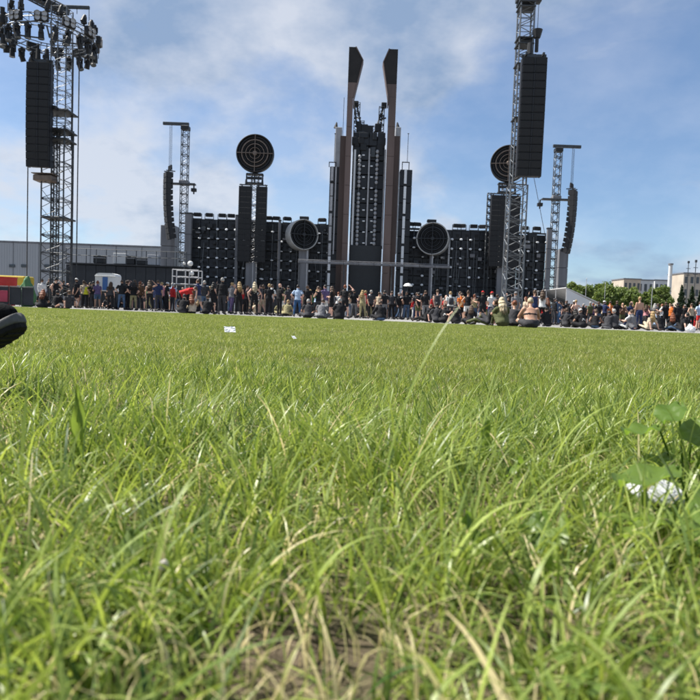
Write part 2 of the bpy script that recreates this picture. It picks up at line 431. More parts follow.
lamp_wall(405, 517.5, 229, 12, 'widest dark lamp wall section behind the drum on a thin pole', (411, 417, 457, 462, 474, 483), .8)
lamp_wall(519, 546, 233, 3, 'narrow dark lamp wall section beside the slim grey column and curved speaker array', (525, 537), .75)

# plain columns in front of the set
def column(name, u, v0, w, label, material='grey_steel', dy=-1.2, v1=None, cap=True, d=None, zbase=DZ):
    p = S(u, v0, dy); W = m(w, YS + dy); d = d or W * .8
    if dy < -7.05: zbase = GZ
    t = thing(name, (p.x, p.y, zbase), label, 'column', None)
    mb = MB().bevbox((p.x, p.y, (p.z + zbase) / 2), (W, d, p.z - zbase), min(.05, W * .15)); mb.build('shaft', material, t)
    MB().bevbox((p.x, p.y, zbase + .15), (W * 1.5, d * 1.5, .3), .03).build('foot', 'dark_truss', t)
    if cap: MB().bevbox((p.x, p.y, p.z + .08), (W * 1.25, d * 1.25, .16), .03).build('cap', 'dark_truss', t)
    k = max(2, int((p.z - zbase) / 2.2))
    for i in range(1, k): MB().bbox(p.x - W * .54, p.x + W * .54, p.y - d * .54, p.y + d * .54, zbase + (p.z - zbase) * i / k - .04, zbase + (p.z - zbase) * i / k + .04).build('joint_band', 'dark_truss', t)
    return t
column('steel_column', 189, 214, 6.5, 'wide pale grey column at the outer end of the lamp wall by the crane mast')
column('steel_pole', 237.5, 216, 3, 'slim grey pole between a lamp wall and the paired arrays under the target disc')
column('steel_pole', 280, 221, 2.6, 'slim grey pole between the paired arrays and the white-sided drum')
column('steel_pole', 549.5, 229, 4.4, 'slim pale column beside the curved array and the narrow lamp wall')
column('steel_pole', 449.5, 238, 1.6, 'thin pole beside the drum where the front bridge ends', 'light_steel')
def block(name, u, v0, w, label, material, dy, d):
    p = S(u, v0, dy); W = m(w, YS + dy); z0 = GZ
    t = thing(name, (p.x, p.y, z0), label, 'ballast tower')
    n = 4; hh = (p.z - z0) / n
    for i in range(n): MB().bevbox((p.x, p.y, z0 + hh * (i + .5)), (W, d, hh - .04), .05).build('block', material, t)
    MB().bbox(p.x - W * .35, p.x + W * .35, p.y - d * .35, p.y + d * .35, z0 + .1, p.z - .1).build('core', 'dark_truss', t)
    MB().bbox(p.x - W * .3, p.x + W * .3, p.y - d * .3, p.y + d * .3, p.z - .02, p.z + .12).build('lid', 'dark_truss', t)
block('ballast_tower', 170, 226, 14, 'beige-grey block tower under the curved array beside the warehouse', 'grey_steel', 3, 2.2)
block('ballast_tower', 562, 250, 9, 'dark grey block tower under the curved array beside the white marquee', 'grey_steel', 3, 2.0)

# ------------------------------------------------------------------ speakers
CAB = {}
def cabinet_mesh(w, h, d):
    key = (round(w, 3), round(h, 3), round(d, 3))
    if key in CAB: return CAB[key]
    mb = MB(); mb.cur = 0
    f = h * .47; bk = h * .36
    vs = [(-w / 2, -d / 2, -f), (w / 2, -d / 2, -f), (w / 2, -d / 2, f), (-w / 2, -d / 2, f), (-w * .46, d / 2, -bk), (w * .46, d / 2, -bk), (w * .46, d / 2, bk), (-w * .46, d / 2, bk)]
    mb.add(vs, [(0, 1, 2, 3), (5, 4, 7, 6), (1, 5, 6, 2), (4, 0, 3, 7), (3, 2, 6, 7), (4, 5, 1, 0)])
    mb.box((-w * .485, -d * .1, 0), (w * .06, d * .5, h * .98)); mb.box((w * .485, -d * .1, 0), (w * .06, d * .5, h * .98))
    mb.cur = 1
    for sx in (-1, 1):
        mb.box((sx * w * .25, -d / 2 - .012, 0), (w * .42, .03, h * .8))
    mb.cur = 0; mb.box((0, -d / 2 - .02, 0), (w * .05, .05, h * .9))
    CAB[key] = mb.mesh('speaker_cabinet', ['cabinet', 'grille'])
    return CAB[key]
def line_array(top, n, w, h, d, yaw, label, splay, chains=None, tilt0=0.0, group=None):
    t = thing('line_array', top, label, 'loudspeaker', group, yaw)
    me = cabinet_mesh(w, h, d)
    y = 0.0; z = -.22; a = tilt0
    fb = MB(); fb.box((0, 0, 0), (w * 1.02, .12, .14)); fb.box((-w * .35, .15, -.02), (.1, d * 1.3, .12)); fb.box((w * .35, .15, -.02), (.1, d * 1.3, .12)); fb.box((0, .3, .1), (.3, .4, .1))
    link('flying_frame', fb.mesh('flying_frame', 'dark_truss'), t)
    for i in range(n):
        a += splay(i / max(1, n - 1)) if i else 0
        # turn about the cabinet front
        cy = y + math.sin(a) * (-h / 2) * -1; cz = z - math.cos(a) * h / 2
        link('speaker_cabinet', me, t, (0, y + math.sin(a) * h / 2, z - math.cos(a) * h / 2), (a, 0, 0))
        y += math.sin(a) * h; z -= math.cos(a) * h
    if chains:
        mb = MB()
        for cx in chains[1]:
            mb.tube((cx, .2, .1), (cx * 1.0, .2, chains[0]), .025, n=5)
        link('chain', mb.mesh('chain', 'cable'), t)
        mb = MB()
        for cx in chains[1]: mb.tube((cx, .2, .15), (cx, .2, .75), .16, .12, 8)
        link('hoist_motor', mb.mesh('hoist_motor', 'black_paint'), t)
    return t

# truss section mesh (shared), height hs, width w
TR = {}
def truss_mesh(w, hs, rc, rb, material, rungs=2):
    key = (round(w, 3), round(hs, 3), rc, rb, material)
    if key in TR: return TR[key]
    mb = MB(); q = w / 2; cs = [(-q, -q), (q, -q), (q, q), (-q, q)]
    for x, y in cs: mb.tube((x, y, 0), (x, y, hs), rc, n=6)
    for i in range(4):
        a = cs[i]; b = cs[(i + 1) % 4]
        for k in range(rungs):
            z0 = hs * k / rungs; z1 = hs * (k + 1) / rungs; zm = (z0 + z1) / 2
            mb.tube((a[0], a[1], z0 + .02), (b[0], b[1], zm), rb, n=4); mb.tube((b[0], b[1], zm), (a[0], a[1], z1 - .02), rb, n=4)
            mb.tube((a[0], a[1], z0 + .03), (b[0], b[1], z0 + .03), rb, n=4)
        mb.tube((a[0], a[1], hs - .03), (b[0], b[1], hs - .03), rb, n=4)
    TR[key] = mb.mesh('truss_section', material)
    return TR[key]
def truss_stack(t, x, y, z0, z1, w, rc, rb, material, hs=None, rungs=2, name='truss_section'):
    hs = hs or w * 2.4; n = max(1, round((z1 - z0) / hs)); hs = (z1 - z0) / n
    me = truss_mesh(w, hs, rc, rb, material, rungs); o = ROOT[t.name]
    for i in range(n): link(name, me, t, (x - o.x, y - o.y, z0 + hs * i - o.z))

# ------------------------------------------------------------------ round target discs
def target_disc(t, c, r, depth, yaw, pitch=0.0, side='black_paint', ringm='ring_brown'):
    M = Matrix.Translation(c) @ Matrix.Rotation(yaw, 4, 'Z') @ Matrix.Rotation(R(90) + pitch, 4, 'X')   # local +z faces the crowd
    MB().lathe([(r * .93, -depth), (r, -depth * .9), (r, 0), (r * .985, .12), (r * .93, .12), (r * .93, -.25)], 48, M).build('drum_shell', side, t, True)
    MB().lathe([(0, -.26), (r * .935, -.26)], 48, M).build('back_plate', 'grille', t)
    MB().lathe([(0, -depth * .97), (r * .95, -depth * .97)], 48, M).build('rear_plate', 'black_paint', t)
    for k in (.72, .5, .3):
        rr = r * k; MB().lathe([(rr * .93, -.25), (rr * .93, .08), (rr * 1.0, .08), (rr * 1.0, -.25), (rr * .93, -.25)], 40, M).build('ring', ringm, t)
    for k in (.86, .61, .4):
        rr = r * k; MB().lathe([(rr * .965, -.25), (rr * .965, -.02), (rr, -.02), (rr, -.25)], 40, M).build('thin_ring', 'black_panel', t)
    MB().lathe([(0, .14), (r * .1, .14), (r * .13, .05), (r * .13, -.25)], 20, M).build('hub', ringm, t)
    for q in (0, 90):
        N = M @ Matrix.Rotation(R(q), 4, 'Z')
        mb = MB(); mb.add([N @ Vector((x, y, z)) for x in (-r * .97, r * .97) for y in (-.045, .045) for z in (-.1, .125)], [(0, 1, 3, 2), (4, 6, 7, 5), (0, 4, 5, 1), (2, 3, 7, 6), (0, 2, 6, 4), (1, 5, 7, 3)])
        mb.build('cross_bar', ringm, t)

def pa_tower(u, v_disc, r_px, v_top, v_bot, uL, uR, wL, wR, label, dl, dy, yaw):
    p = S(u, v_disc, dy); Yp = YS + dy
    ztop = S(u, v_top, dy).z; zb = S(u, v_bot, dy).z
    xm = S((uL + uR) / 2, (v_top + v_bot) / 2, dy).x
    t = thing('target_tower', (xm, Yp + .8, DZ), label, 'stage tower', 'round target towers')
    truss_stack(t, xm, Yp + .9, DZ, p.z - m(r_px, Yp) - .1, .9, .06, .03, 'light_steel')
    mb = MB(); W = m(8, Yp)
    for zz in (ztop + .35, p.z - m(r_px, Yp) - .15): mb.bbox(xm - W, xm + W, Yp + .3, Yp + 1.4, zz - .09, zz + .09)
    for sx in (-W, 0, W): mb.bbox(xm + sx - .08, xm + sx + .08, Yp + .32, Yp + .5, ztop + .3, p.z - m(r_px, Yp) - .1)
    mb.bbox(xm - W * .9, xm + W * .9, Yp + .35, Yp + .45, ztop + .8, ztop + 1.15)
    mb.build('mount_frame', 'black_paint', t)
    MB().tube((xm, Yp + .9, p.z - m(r_px, Yp) - .2), (xm, Yp + .9, p.z), .22, n=8).build('mount_post', 'black_paint', t)
    target_disc(t, Vector((xm, Yp, p.z)), m(r_px, Yp), .8, yaw)
    # foot column
    q = MB().bevbox((xm - .2, Yp + .4, (DZ + zb) / 2), (1.25, .5, zb - DZ - .1), .05); q.build('foot_column', 'grey_steel', t)
    MB().bbox(xm + .1, xm + .2, Yp + .05, Yp + .12, DZ, zb).build('foot_strip', 'light_steel', t)
    for (uu, ww, lb) in ((uL, wL, dl[0]), (uR, wR, dl[1])):
        xx = S(uu, (v_top + v_bot) / 2, dy).x; n = 14; h = (ztop - .2 - zb) / n
        line_array(Vector((xx, Yp, ztop)), n, m(ww, Yp), h, .9, 0, lb, lambda s: 0, (p.z - m(r_px, Yp) - ztop - .3, (0,)), group='arrays under the round targets')
pa_tower(253, 153, 18.6, 185, 262, 244.8, 261, 12.4, 10.5, 'round black target disc tower standing against open sky',
         ('wider straight speaker array below the target disc in open sky', 'slimmer straight speaker array below the target disc in open sky'), -2.5, 0)
pa_tower(504.5, 163, 18, 194, 267, 497.5, 513.5, 15, 10, 'round black target disc tower crossed by the tall lattice mast',
         ('wide straight speaker array below the target disc crossed by the mast', 'slim straight speaker array beside the mast below the second target disc'), -2.5, R(-14))
# ladder at the second target tower
p0 = S(489.5, 193, -1.5)
t = thing('ladder_mast', (p0.x, p0.y, DZ), 'slim dark ladder mast beside the wide straight speaker array', 'mast')
truss_stack(t, p0.x, p0.y, DZ, p0.z, .45, .05, .03, 'dark_truss', .9, 1)

def drum(u, v, r_px, yaw, label, u_pole, pole_w, side):
    p = S(u, v, -3.2); Yp = p.y; r = m(r_px, Yp)
    t = thing('drum_light', (p.x, Yp, DZ), label, 'stage light', 'drum lights beside the copper fins')
    target_disc(t, p, r, 1.9, yaw, 0, side, 'black_panel')
    w = m(pole_w, Yp)
    MB().bevbox((p.x, Yp + 1.0, (p.z - r * .9 + DZ) / 2), (w, .5, p.z - r * .9 - DZ), .04).build('stand', 'grey_steel', t)
    MB().bbox(p.x + w * .3, p.x + w * .3 + .16, Yp + .55, Yp + .7, DZ, p.z - r * .97).build('stand_strip', 'light_steel', t)
    mb = MB().bevbox((p.x - .1, Yp + 1.0, p.z + r + .25), (1.2, .8, .35), .05); mb.bbox(p.x - .15, p.x + .05, Yp + .9, Yp + 1.1, p.z + r - .3, p.z + r + .2); mb.build('lifting_bracket', 'black_paint', t)
drum(304, 234.5, 15.3, R(24), 'drum light with broad white casing turned towards the copper fins', 300, 10, 'drum_white')
drum(432.5, 238.5, 16.2, R(-12), 'dark ringed drum light with grey casing on a thin pole', 433, 2.2, 'drum_white')

# ------------------------------------------------------------------ central tower with copper fins
tw = thing('fin_tower', (S(367, 285).x, YS, DZ), 'tall stage centrepiece tower with two flared copper fins and white lamp columns', 'stage tower')
def fin(pts_front, yf, depth, soot_v, side):
    # lower copper part, upper sooty part: polygon in pixels -> metres at the fin's plane
    P = [S(u, v, yf - YS) for u, v in pts_front]
    return [(q.x, q.z) for q in P]
yf = YS - 3.0
xl = lambda u, v: (S(u, v, -3).x, S(u, v, -3).z)
# left fin: outer edge vertical from base to top; flare inwards near the top
def build_fin(out_u, in_u, tip, top_in, top_v, kink_v, soot_v, sgn):
    xo, _ = xl(*out_u); xi, _ = xl(*in_u)
    _, zk = xl(out_u[0], kink_v); _, zs = xl(out_u[0], soot_v); xt, zt = xl(*tip); xti, ztop = xl(top_in, top_v)
    k = (zs - zk) / (zt - zk); xs_ = xi + (xt - xi) * k
    f = tw
    n = 7
    zz = [GZ + 0.02 + DZ + (zk - DZ) * i / n for i in range(n + 1)]
    for i in range(n):                                  # copper plates with open joints
        MB().prism([(xo, zz[i] + .02), (xi, zz[i] + .02), (xi, zz[i + 1] - .02), (xo, zz[i + 1] - .02)], yf, yf + .5).build('fin_plate', 'rust_plate', f)
    MB().prism([(xo, zk), (xi, zk), (xs_, zs - .02), (xo, zs - .02)], yf, yf + .5).build('fin_plate', 'rust_plate', f)
    MB().prism([(xo, zs), (xs_, zs), (xt, zt), (xti, ztop), (xo, ztop)], yf, yf + .5).build('fin_head', 'soot', f)
    e = .14 * sgn                                        # raised edge strip on the inner flare
    MB().prism([(xi + .02 * sgn, zk - 1), (xi + e, zk - 1), (xi + e, zk), (xt + e, zt), (xti + e, ztop + .05), (xti, ztop + .02), (xt + .02 * sgn, zt), (xi + .02 * sgn, zk)], yf - .08, yf + 1.6).build('fin_edge', 'rust_plate', f)
    # side plate, deeper and darker, behind the front plate on the outer side
    MB().bbox(min(xo, xo - .75 * sgn), max(xo, xo - .75 * sgn), yf + .9, yf + 1.8, DZ, S(out_u[0], 140).z).build('side_plate', 'rust_dark', f)
    MB().bbox(min(xo, xi) + .15, max(xo, xi) - .15, yf + .52, yf + 1.5, DZ, zs).build('fin_spine', 'rust_dark', f)
    return xo, xi
L_o, L_i = build_fin((345, 165), (350.7, 165), (362.5, 60), 355.5, 47, 97, 82, 1)
R_o, R_i = build_fin((393.6, 165), (386.3, 165), (384, 62), 390, 49, 97, 84, -1)
# inner dark body
zin = S(367, 134).z; zscr = S(367, 246).z
xc = S(367.5, 200).x
bw = (R_i - L_i - .3)
nb = 12; hb = (zin - DZ) / nb
for i in range(nb):
    for q in range(4):
        xa = L_i + .15 + bw * q / 4; xb = xa + bw / 4
        MB().bevbox(((xa + xb) / 2, YS - .5 + rnd.choice((0, .1, -.1)), DZ + hb * (i + .5)), (xb - xa - .08, 1.2, hb - .1), .05).build('body_panel', 'black_panel', tw)
MB().bbox(L_i + .2, R_i - .2, YS + .3, YS + 2.2, DZ, zin - .2).build('body_core', 'black_paint', tw)
# lamp columns
bulb = MB(); bulb.lathe([(0, -.25), (.15, -.2), (.23, 0), (.15, .2), (0, .25)], 10, None)
BULB = bulb.mesh('column_lamp', 'pale_panel', smooth=True)
o = ROOT[tw.name]
for u in (358.6, 376):
    q = S(u, 190, -1.3); z0 = S(u, 247).z; z1 = S(u, 157 if u < 367 else 152).z
    n = 22
    MB().bbox(q.x - .1, q.x + .1, YS - 1.35, YS - 1.12, z0, z1).build('lamp_rail', 'dark_truss', tw)
    for i in range(n):
        if i == int(n * .62): continue
        link('column_lamp', BULB, tw, (q.x - o.x, YS - 1.45 - o.y, z0 + (z1 - z0) * (i + .5) / n - o.z))
MB().tube((xc, YS - 1.35, S(367, 247).z), (xc, YS - 1.35, S(367, 151).z), .12, n=8).build('centre_tube', 'light_steel', tw)
for u, wd in ((353.4, .13), (383.6, .11)):
    q = S(u, 200, -1.5)
    MB().bbox(q.x - wd, q.x + wd, YS - 1.4, YS - 1.2, S(u, 250).z, S(u, 152).z).build('light_strip', 'lamp_white' if u < 360 else 'light_steel', tw)
small = MB().bevbox((0, 0, 0), (.34, .2, .16), .03).mesh('small_lamp', 'lamp_white')
for i in range(9):
    for u in (363.5, 371.5):
        q = S(u, 155 + i * 11.0, -1.3); link('small_lamp', small, tw, (q.x - o.x, YS - 1.2 - o.y, q.z - o.z))
MB().bevbox((xc, YS - 1.35, (zscr + DZ) / 2), (bw * .98, .3, zscr - DZ - .1), .05).build('screen', 'screen', tw)
# machinery crown
for i in range(16):
    u = 353 + rnd.random() * 31; v = 133 + rnd.random() * 20
    q = S(u, v, -.6 + rnd.uniform(-.5, .5))
    MB().bevbox(q, (rnd.uniform(.5, 1.3), rnd.uniform(.5, 1.0), rnd.uniform(.5, 1.4)), .06).build('winch_box', rnd.choice(['black_paint', 'black_panel', 'dark_truss']), tw)
mb = MB()
for (a, b) in (((354, 103), (358, 136)), ((357, 106), (363, 136)), ((354, 118), (361, 118)), ((354.5, 126), (362, 128)), ((383, 104), (380, 136)), ((384, 106), (374, 134)), ((380, 120), (386, 118))):
    mb.tube(S(*a), S(*b), .12, n=5)
mb.build('strut', 'dark_truss', tw)
for u, v0, v1, wd in ((356.5, 152, 104, .75), (361.5, 150, 122, .6), (381, 152, 108, .7), (374.5, 150, 127, .55)):
    q = S(u, (v0 + v1) / 2, -.4); truss_stack(tw, q.x, q.y, S(u, v0).z, S(u, v1).z, wd, .05, .035, 'dark_truss', wd * 1.6, 1, 'crown_lattice')
for u, v, wd, hd_ in ((364.5, 129, .9, 1.1), (370, 131, .8, 1.3), (377.5, 128, .7, 1.0), (359, 127, .6, 1.2)):
    MB().bevbox(S(u, v, -.5), (wd, .7, hd_), .06).build('winch_box', 'black_paint', tw)
for (u, v) in ((356, 104), (384, 105.5), (393, 99)): MB().bevbox(S(u, v, -.4), (.7, .6, .7), .08).build('winch_head', 'black_paint', tw)
# side pylons: pale upper box, dark lower pylon with a bright strip
for sgn, (ua, ub), (pa, pb), ust in ((-1, (335, 341.5), (328.5, 341.5), 330.2), (1, (394.5, 400), (398, 410), 403.4)):
    qa, qb = S(ua, 150, .5), S(ub, 150, .5)
    MB().bevbox(((qa.x + qb.x) / 2, YS + .6, (S(ua, 127).z + S(ua, 172).z) / 2), (qb.x - qa.x, 1.4, S(ua, 127).z - S(ua, 172).z), .08).build('pale_box', 'pale_panel', tw)
    MB().tube((qa.x if sgn < 0 else qb.x - .4, YS + .6, S(ua, 127).z), (qa.x + .1 if sgn < 0 else qb.x - .5, YS + .6, S(ua, 121).z), .3, .08, 8).build('box_finial', 'black_paint', tw)
    pa_, pb_ = S(pa, 220, -.5), S(pb, 220, -.5); zt = S(pa, 171 if sgn > 0 else 168).z
    n = 8; hh = (zt - DZ) / n
    for i in range(n): MB().bevbox(((pa_.x + pb_.x) / 2, YS - .4, DZ + hh * (i + .5)), (pb_.x - pa_.x, 1.6, hh - .06), .05).build('pylon_panel', 'black_panel', tw)
    q = S(ust, 230, -1.5)
    for i in range(9):
        z0 = DZ + (zt - DZ) * i / 9; MB().bbox(q.x - .17, q.x + .17, YS - 1.4, YS - 1.22, z0 + .06, z0 + (zt - DZ) / 9 - .06 - .25 * (i % 2)).build('light_strip', 'lamp_white' if sgn > 0 or i < 3 else 'light_steel', tw)
    u2 = 334 if sgn < 0 else 395.5
    q2 = S(u2 if sgn < 0 else 396.5, 230, -1.5)
    MB().bbox(q2.x - .09, q2.x + .09, YS - 1.45, YS - 1.22, S(u2, 255).z, zt - .1).build('edge_tube', 'pale_panel', tw)
    mb = MB(); zf = S(ust, 164).z
    for dx in (-.45, .45): mb.bbox(q.x + dx - .05, q.x + dx + .05, YS - .9, YS - .8, zt - .05, zf)
    mb.bbox(q.x - .5, q.x + .5, YS - .92, YS - .78, zf, zf + .1); mb.build('top_frame', 'black_paint', tw)
    mb = MB(); mb.tube((q.x + .2, YS - .85, zf), (q.x + .2, YS - .85, S(ust, 136).z), .035, n=5); mb.build('antenna', 'dark_truss', tw)
    MB().lathe([(0, -.1), (.14, 0), (0, .1)], 8, Matrix.Translation((q.x + .2, YS - .85, S(ust, 136).z + .1))).build('antenna_tip', 'black_paint', tw)
q = S(343, 130, 0); MB().tube((q.x, YS + .2, S(343, 130).z - 4), (q.x, YS + .2, S(343, 97).z), .035, n=5).build('antenna', 'dark_truss', tw)

# front lighting bridge
pa, pb = S(298, 262.5, -5), S(450, 266.5, -5)
t = thing('front_bridge', ((pa.x + pb.x) / 2, YS - 5, DZ), 'long grey horizontal bridge truss across the front of the fin tower', 'truss')
zb = (pa.z + pb.z) / 2; nseg = 10
for i in range(nseg):
    xa = pa.x + (pb.x - pa.x) * i / nseg; xb = pa.x + (pb.x - pa.x) * (i + 1) / nseg
    mb = MB(); mb.bevbox(((xa + xb) / 2, YS - 5, zb), (xb - xa - .04, .5, .32), .04); mb.tube((xa, YS - 5, zb + .3), (xb, YS - 5, zb + .3), .05, n=5)
    mb.tube((xa + .1, YS - 5, zb + .1), ((xa + xb) / 2, YS - 5, zb + .3), .03, n=4); mb.tube(((xa + xb) / 2, YS - 5, zb + .3), (xb - .1, YS - 5, zb + .1), .03, n=4)
    mb.build('bridge_section', 'grey_steel', t)
for x in (pa.x + .2, pb.x - .2, S(344, 265, -5).x, S(392, 265, -5).x): MB().tube((x, YS - 4.9, DZ), (x, YS - 4.9, zb), .09, n=6).build('bridge_leg', 'dark_truss', t)

# ------------------------------------------------------------------ side cranes with curved arrays
def side_crane(u_m, v_top, w_px, arm_u0, arm_u1, plat, label, arr, arr_label, dyaw, dy):
    Y = YS + dy; p = S(u_m, v_top, dy); xm = S(u_m, (v_top + 230) / 2, dy).x; w = m(w_px, Y)
    t = thing('crane_mast', (xm, Y, GZ), label, 'mast', 'lattice masts carrying curved arrays')
    truss_stack(t, xm, Y, GZ, p.z, w, .06, .03, 'truss_metal', w * 1.5, 1)
    a0 = S(arm_u0, v_top, dy).x; a1 = S(arm_u1, v_top, dy).x
    MB().bevbox(((a0 + a1) / 2, Y, p.z + .25), (a1 - a0, .35, .4), .05).build('arm', 'dark_truss', t)
    MB().bevbox((xm, Y, p.z - .3), (w * 1.25, w * 1.25, .5), .05).build('mast_head', 'black_paint', t)
    z = S(u_m, plat[2], dy).z; b0 = S(plat[0], plat[2], dy).x; b1 = S(plat[1], plat[2], dy).x
    MB().bevbox(((b0 + b1) / 2, Y - .3, z), (b1 - b0, .9, .2), .04).build('spreader_bar', 'dark_truss', t)
    MB().bevbox((xm, Y, z + .2), (w * 1.4, w * 1.4, .6), .08).build('sleeve_block', 'grey_steel', t)
    mb = MB(); bx = b1 if dyaw < 0 else b0
    mb.bevbox((bx - .2, Y - .3, z - .75), (.7, .5, .45), .05); mb.tube((bx - .2, Y - .3, z - .1), (bx - .2, Y - .3, z - 1.3), .1, n=6); mb.build('spotlight', 'black_paint', t)
    (au, av, bu, bv, n) = arr
    A = S(au, av, dy - .6); B = S(bu, bv, dy - .6)
    L = A.z - B.z; hcab = L / n * 1.01
    chain_h = p.z - A.z - .1
    ya = line_array(A, n, 1.35, hcab, .95, dyaw, arr_label, lambda s: R(.5 + 1.1 * s), (chain_h, (-.5, 0, .5)), R(-1), group='curved arrays on the lattice masts')
    return t
side_crane(184.5, 126, 6.4, 163, 189, (172, 196, 184.5), 'slim lattice mast with a short arm beside the grey warehouse', (168.6, 171, 172, 237, 12), 'curved speaker array hanging beside the warehouse end of the stage', R(-58), 0)
side_crane(556.5, 148, 6.0, 553, 581, (541, 571, 200), 'slim lattice mast with a short arm beside the white marquee', (573, 189, 566, 251, 12), 'curved speaker array hanging on the marquee side of the stage', R(58), 0)

# ------------------------------------------------------------------ two tall front towers
def spot_meshes():
    b = MB(); b.bevbox((0, 0, 0), (.34, .30, .16), .03); b.box((-.19, 0, -.22), (.04, .14, .36)); b.box((.19, 0, -.22), (.04, .14, .36)); b.box((0, 0, .13), (.1, .1, .12))
    h = MB(); h.cur = 0; h.lathe([(0, .22), (.11, .22), (.15, .05), (.16, -.28), (.17, -.34)], 12); h.cur = 1; h.lathe([(.17, -.34), (.13, -.335), (0, -.32)], 12)
    return b.mesh('yoke', 'black_paint'), h.mesh('lamp_head', ['black_paint', 'window_dark'])
YOKE, HEAD = spot_meshes()

YL = 41.0
xt = at(57.5, 240, YL).x
ringZ = at(52, 36, YL).z
lt = thing('light_tower', (xt, YL, GZ), 'tall lattice tower crowned by a ring of stage lights', 'tower', 'tall front towers')
zsl = at(58, 128, YL).z
truss_stack(lt, xt - .05, YL, GZ, zsl, 1.32, .045, .02, 'dark_truss', 2.3, 2)
truss_stack(lt, xt + .12, YL, zsl - 1.2, ringZ + 1.6,   .9, .038, .016, 'truss_metal', 1.8, 2, 'inner_section')
truss_stack(lt, xt - .18, YL, GZ, zsl, .34, .04, .018, 'dark_truss', 1.1, 2, 'ladder_section')
for v, w_, u_ in ((113, 1.6, 60), (132, 1.55, 58), (141, 1.5, 58), (219, 1.5, 57)):
    z = at(58, v, YL).z; MB().bevbox((xt + .05, YL, z), (w_, 1.5, .1), .03).build('collar', 'dark_truss', lt)
z = at(58, 181, YL).z
mb = MB().bevbox((xt - .55, YL - .5, z), (1.1, .9, .34), .05); mb.box((xt - .55, YL - .5, z + .26), (1.25, 1.0, .04)); mb.build('winch_platform', 'ring_brown', lt)
MB().bevbox((xt - .2, YL - .8, at(50, 112, YL).z), (.9, .5, .22), .05).build('junction_box', 'black_paint', lt)
# ring
rc = Vector((at(50, 36, YL).x, YL, ringZ)); RR = 2.62
mb = MB(); nseg = 20; pts = {}
for rr, dz in ((RR, .25), (RR, -.25), (RR - .45, .25), (RR - .45, -.25)):
    P = [rc + Vector((math.cos(2 * math.pi * i / nseg) * rr, math.sin(2 * math.pi * i / nseg) * rr, dz)) for i in range(nseg)]
    pts[(rr, dz)] = P
ks = list(pts)
for i in range(nseg):
    j = (i + 1) % nseg; mb = MB()
    for k in ks: mb.tube(pts[k][i], pts[k][j], .03, n=5)
    mb.tube(pts[ks[0]][i], pts[ks[1]][j], .018, n=4); mb.tube(pts[ks[2]][i], pts[ks[3]][j], .018, n=4)
    mb.tube(pts[ks[0]][i], pts[ks[1]][i], .018, n=4); mb.tube(pts[ks[2]][i], pts[ks[0]][i], .018, n=4); mb.tube(pts[ks[3]][i], pts[ks[1]][i], .018, n=4)
    mb.build('ring_section', 'truss_metal', lt)
mb = MB()
for q in (20, 110, 200, 290):
    a_ = R(q); mb.tube(rc + Vector((.3 * math.cos(a_), .3 * math.sin(a_), .9)), rc + Vector((math.cos(a_) * (RR - .3), math.sin(a_) * (RR - .3), .25)), .05, n=5)
    mb.tube(rc + Vector((.3 * math.cos(a_), .3 * math.sin(a_), -.2)), rc + Vector((math.cos(a_) * (RR - .4), math.sin(a_) * (RR - .4), -.25)), .05, n=5)
mb.build('ring_spokes', 'dark_truss', lt)
o = ROOT[lt.name]
nl = 22
for i in range(nl):
    a_ = 2 * math.pi * i / nl + .1; rr = RR - .1
    for k in (0, 1):
        if k and i % 3 == 1: continue
        c = rc + Vector((math.cos(a_ + k * .12) * rr, math.sin(a_ + k * .12) * rr, -.45 if k == 0 else .48))
        y_ = link('yoke', YOKE, lt, c - o, (0 if k == 0 else math.pi, 0, a_))
        y_.scale = (1.0, 1.0, 1.0) if k == 0 else (.8, .8, .8)
        hd = link('lamp_head', HEAD, y_, (0, 0, -.36), (R(rnd.uniform(-25, 25)) + (math.pi if k and rnd.random() < .5 else 0), 0, 0))
# flood panels outside ring
fp = MB().bevbox((0, 0, 0), (.75, .25, .5), .04); fp.cur = 0
FPM = fp.mesh('blinder', 'black_paint')
bl = MB()
for i in range(2):
    for k in range(2): bl.lathe([(0, .0), (.13, .0), (.15, .06)], 10, Matrix.Translation((-.18 + .36 * i, -.13, -.12 + .24 * k)) @ Matrix.Rotation(R(90), 4, 'X'))
BLM = bl.mesh('bulb', 'light_steel')
for i in range(12):
    a_ = 2 * math.pi * (i + .5) / 12; c = rc + Vector((math.cos(a_) * (RR + .12), math.sin(a_) * (RR + .12), .02))
    f_ = link('blinder', FPM, lt, c - o, (0, 0, a_ + R(90))); link('bulb', BLM, f_)
# top beams
mb = MB()
a, b = at(26, -8, YL), at(66, 13, YL)
d_ = (b - a).normalized(); x_, y_ = frame_for(d_)
for sx, sy in ((-1, -1), (1, -1), (1, 1), (-1, 1)): mb.tube(a + x_ * .28 * sx + y_ * .28 * sy, b + x_ * .28 * sx + y_ * .28 * sy, .05, n=5)
for i in range(8):
    p = a + (b - a) * (i / 8); q = a + (b - a) * ((i + 1) / 8)
    for sx in (-1, 1): mb.tube(p + x_ * .28 * sx - y_ * .28, q + x_ * .28 * sx + y_ * .28, .03, n=4)
    mb.box((p + q) / 2, (.5, .5, .22))
mb.build('jib_beam', 'dark_truss', lt)
mb = MB(); a = at(62, 8, YL); b = at(89.5, 6.5, YL); mb.bevbox((a + b) / 2, (b.x - a.x, .16, .18), .02); mb.tube(at(89, 7, YL), at(89, 21, YL), .02, n=4); mb.tube(at(77, 7, YL), at(77, 14, YL), .02, n=4)
mb.build('outrigger', 'dark_truss', lt)
mb = MB()
for u0, v0 in ((73.5, 50), (79.5, 50)):
    p = at(u0, v0, YL + .3); mb.tube((p.x, p.y, p.z), (p.x, p.y, GZ + 1.0), .035, n=5)
p = at(29, 60, YL + .6); mb.tube((p.x, p.y, p.z), (p.x, p.y, GZ + 1.0), .035, n=5)
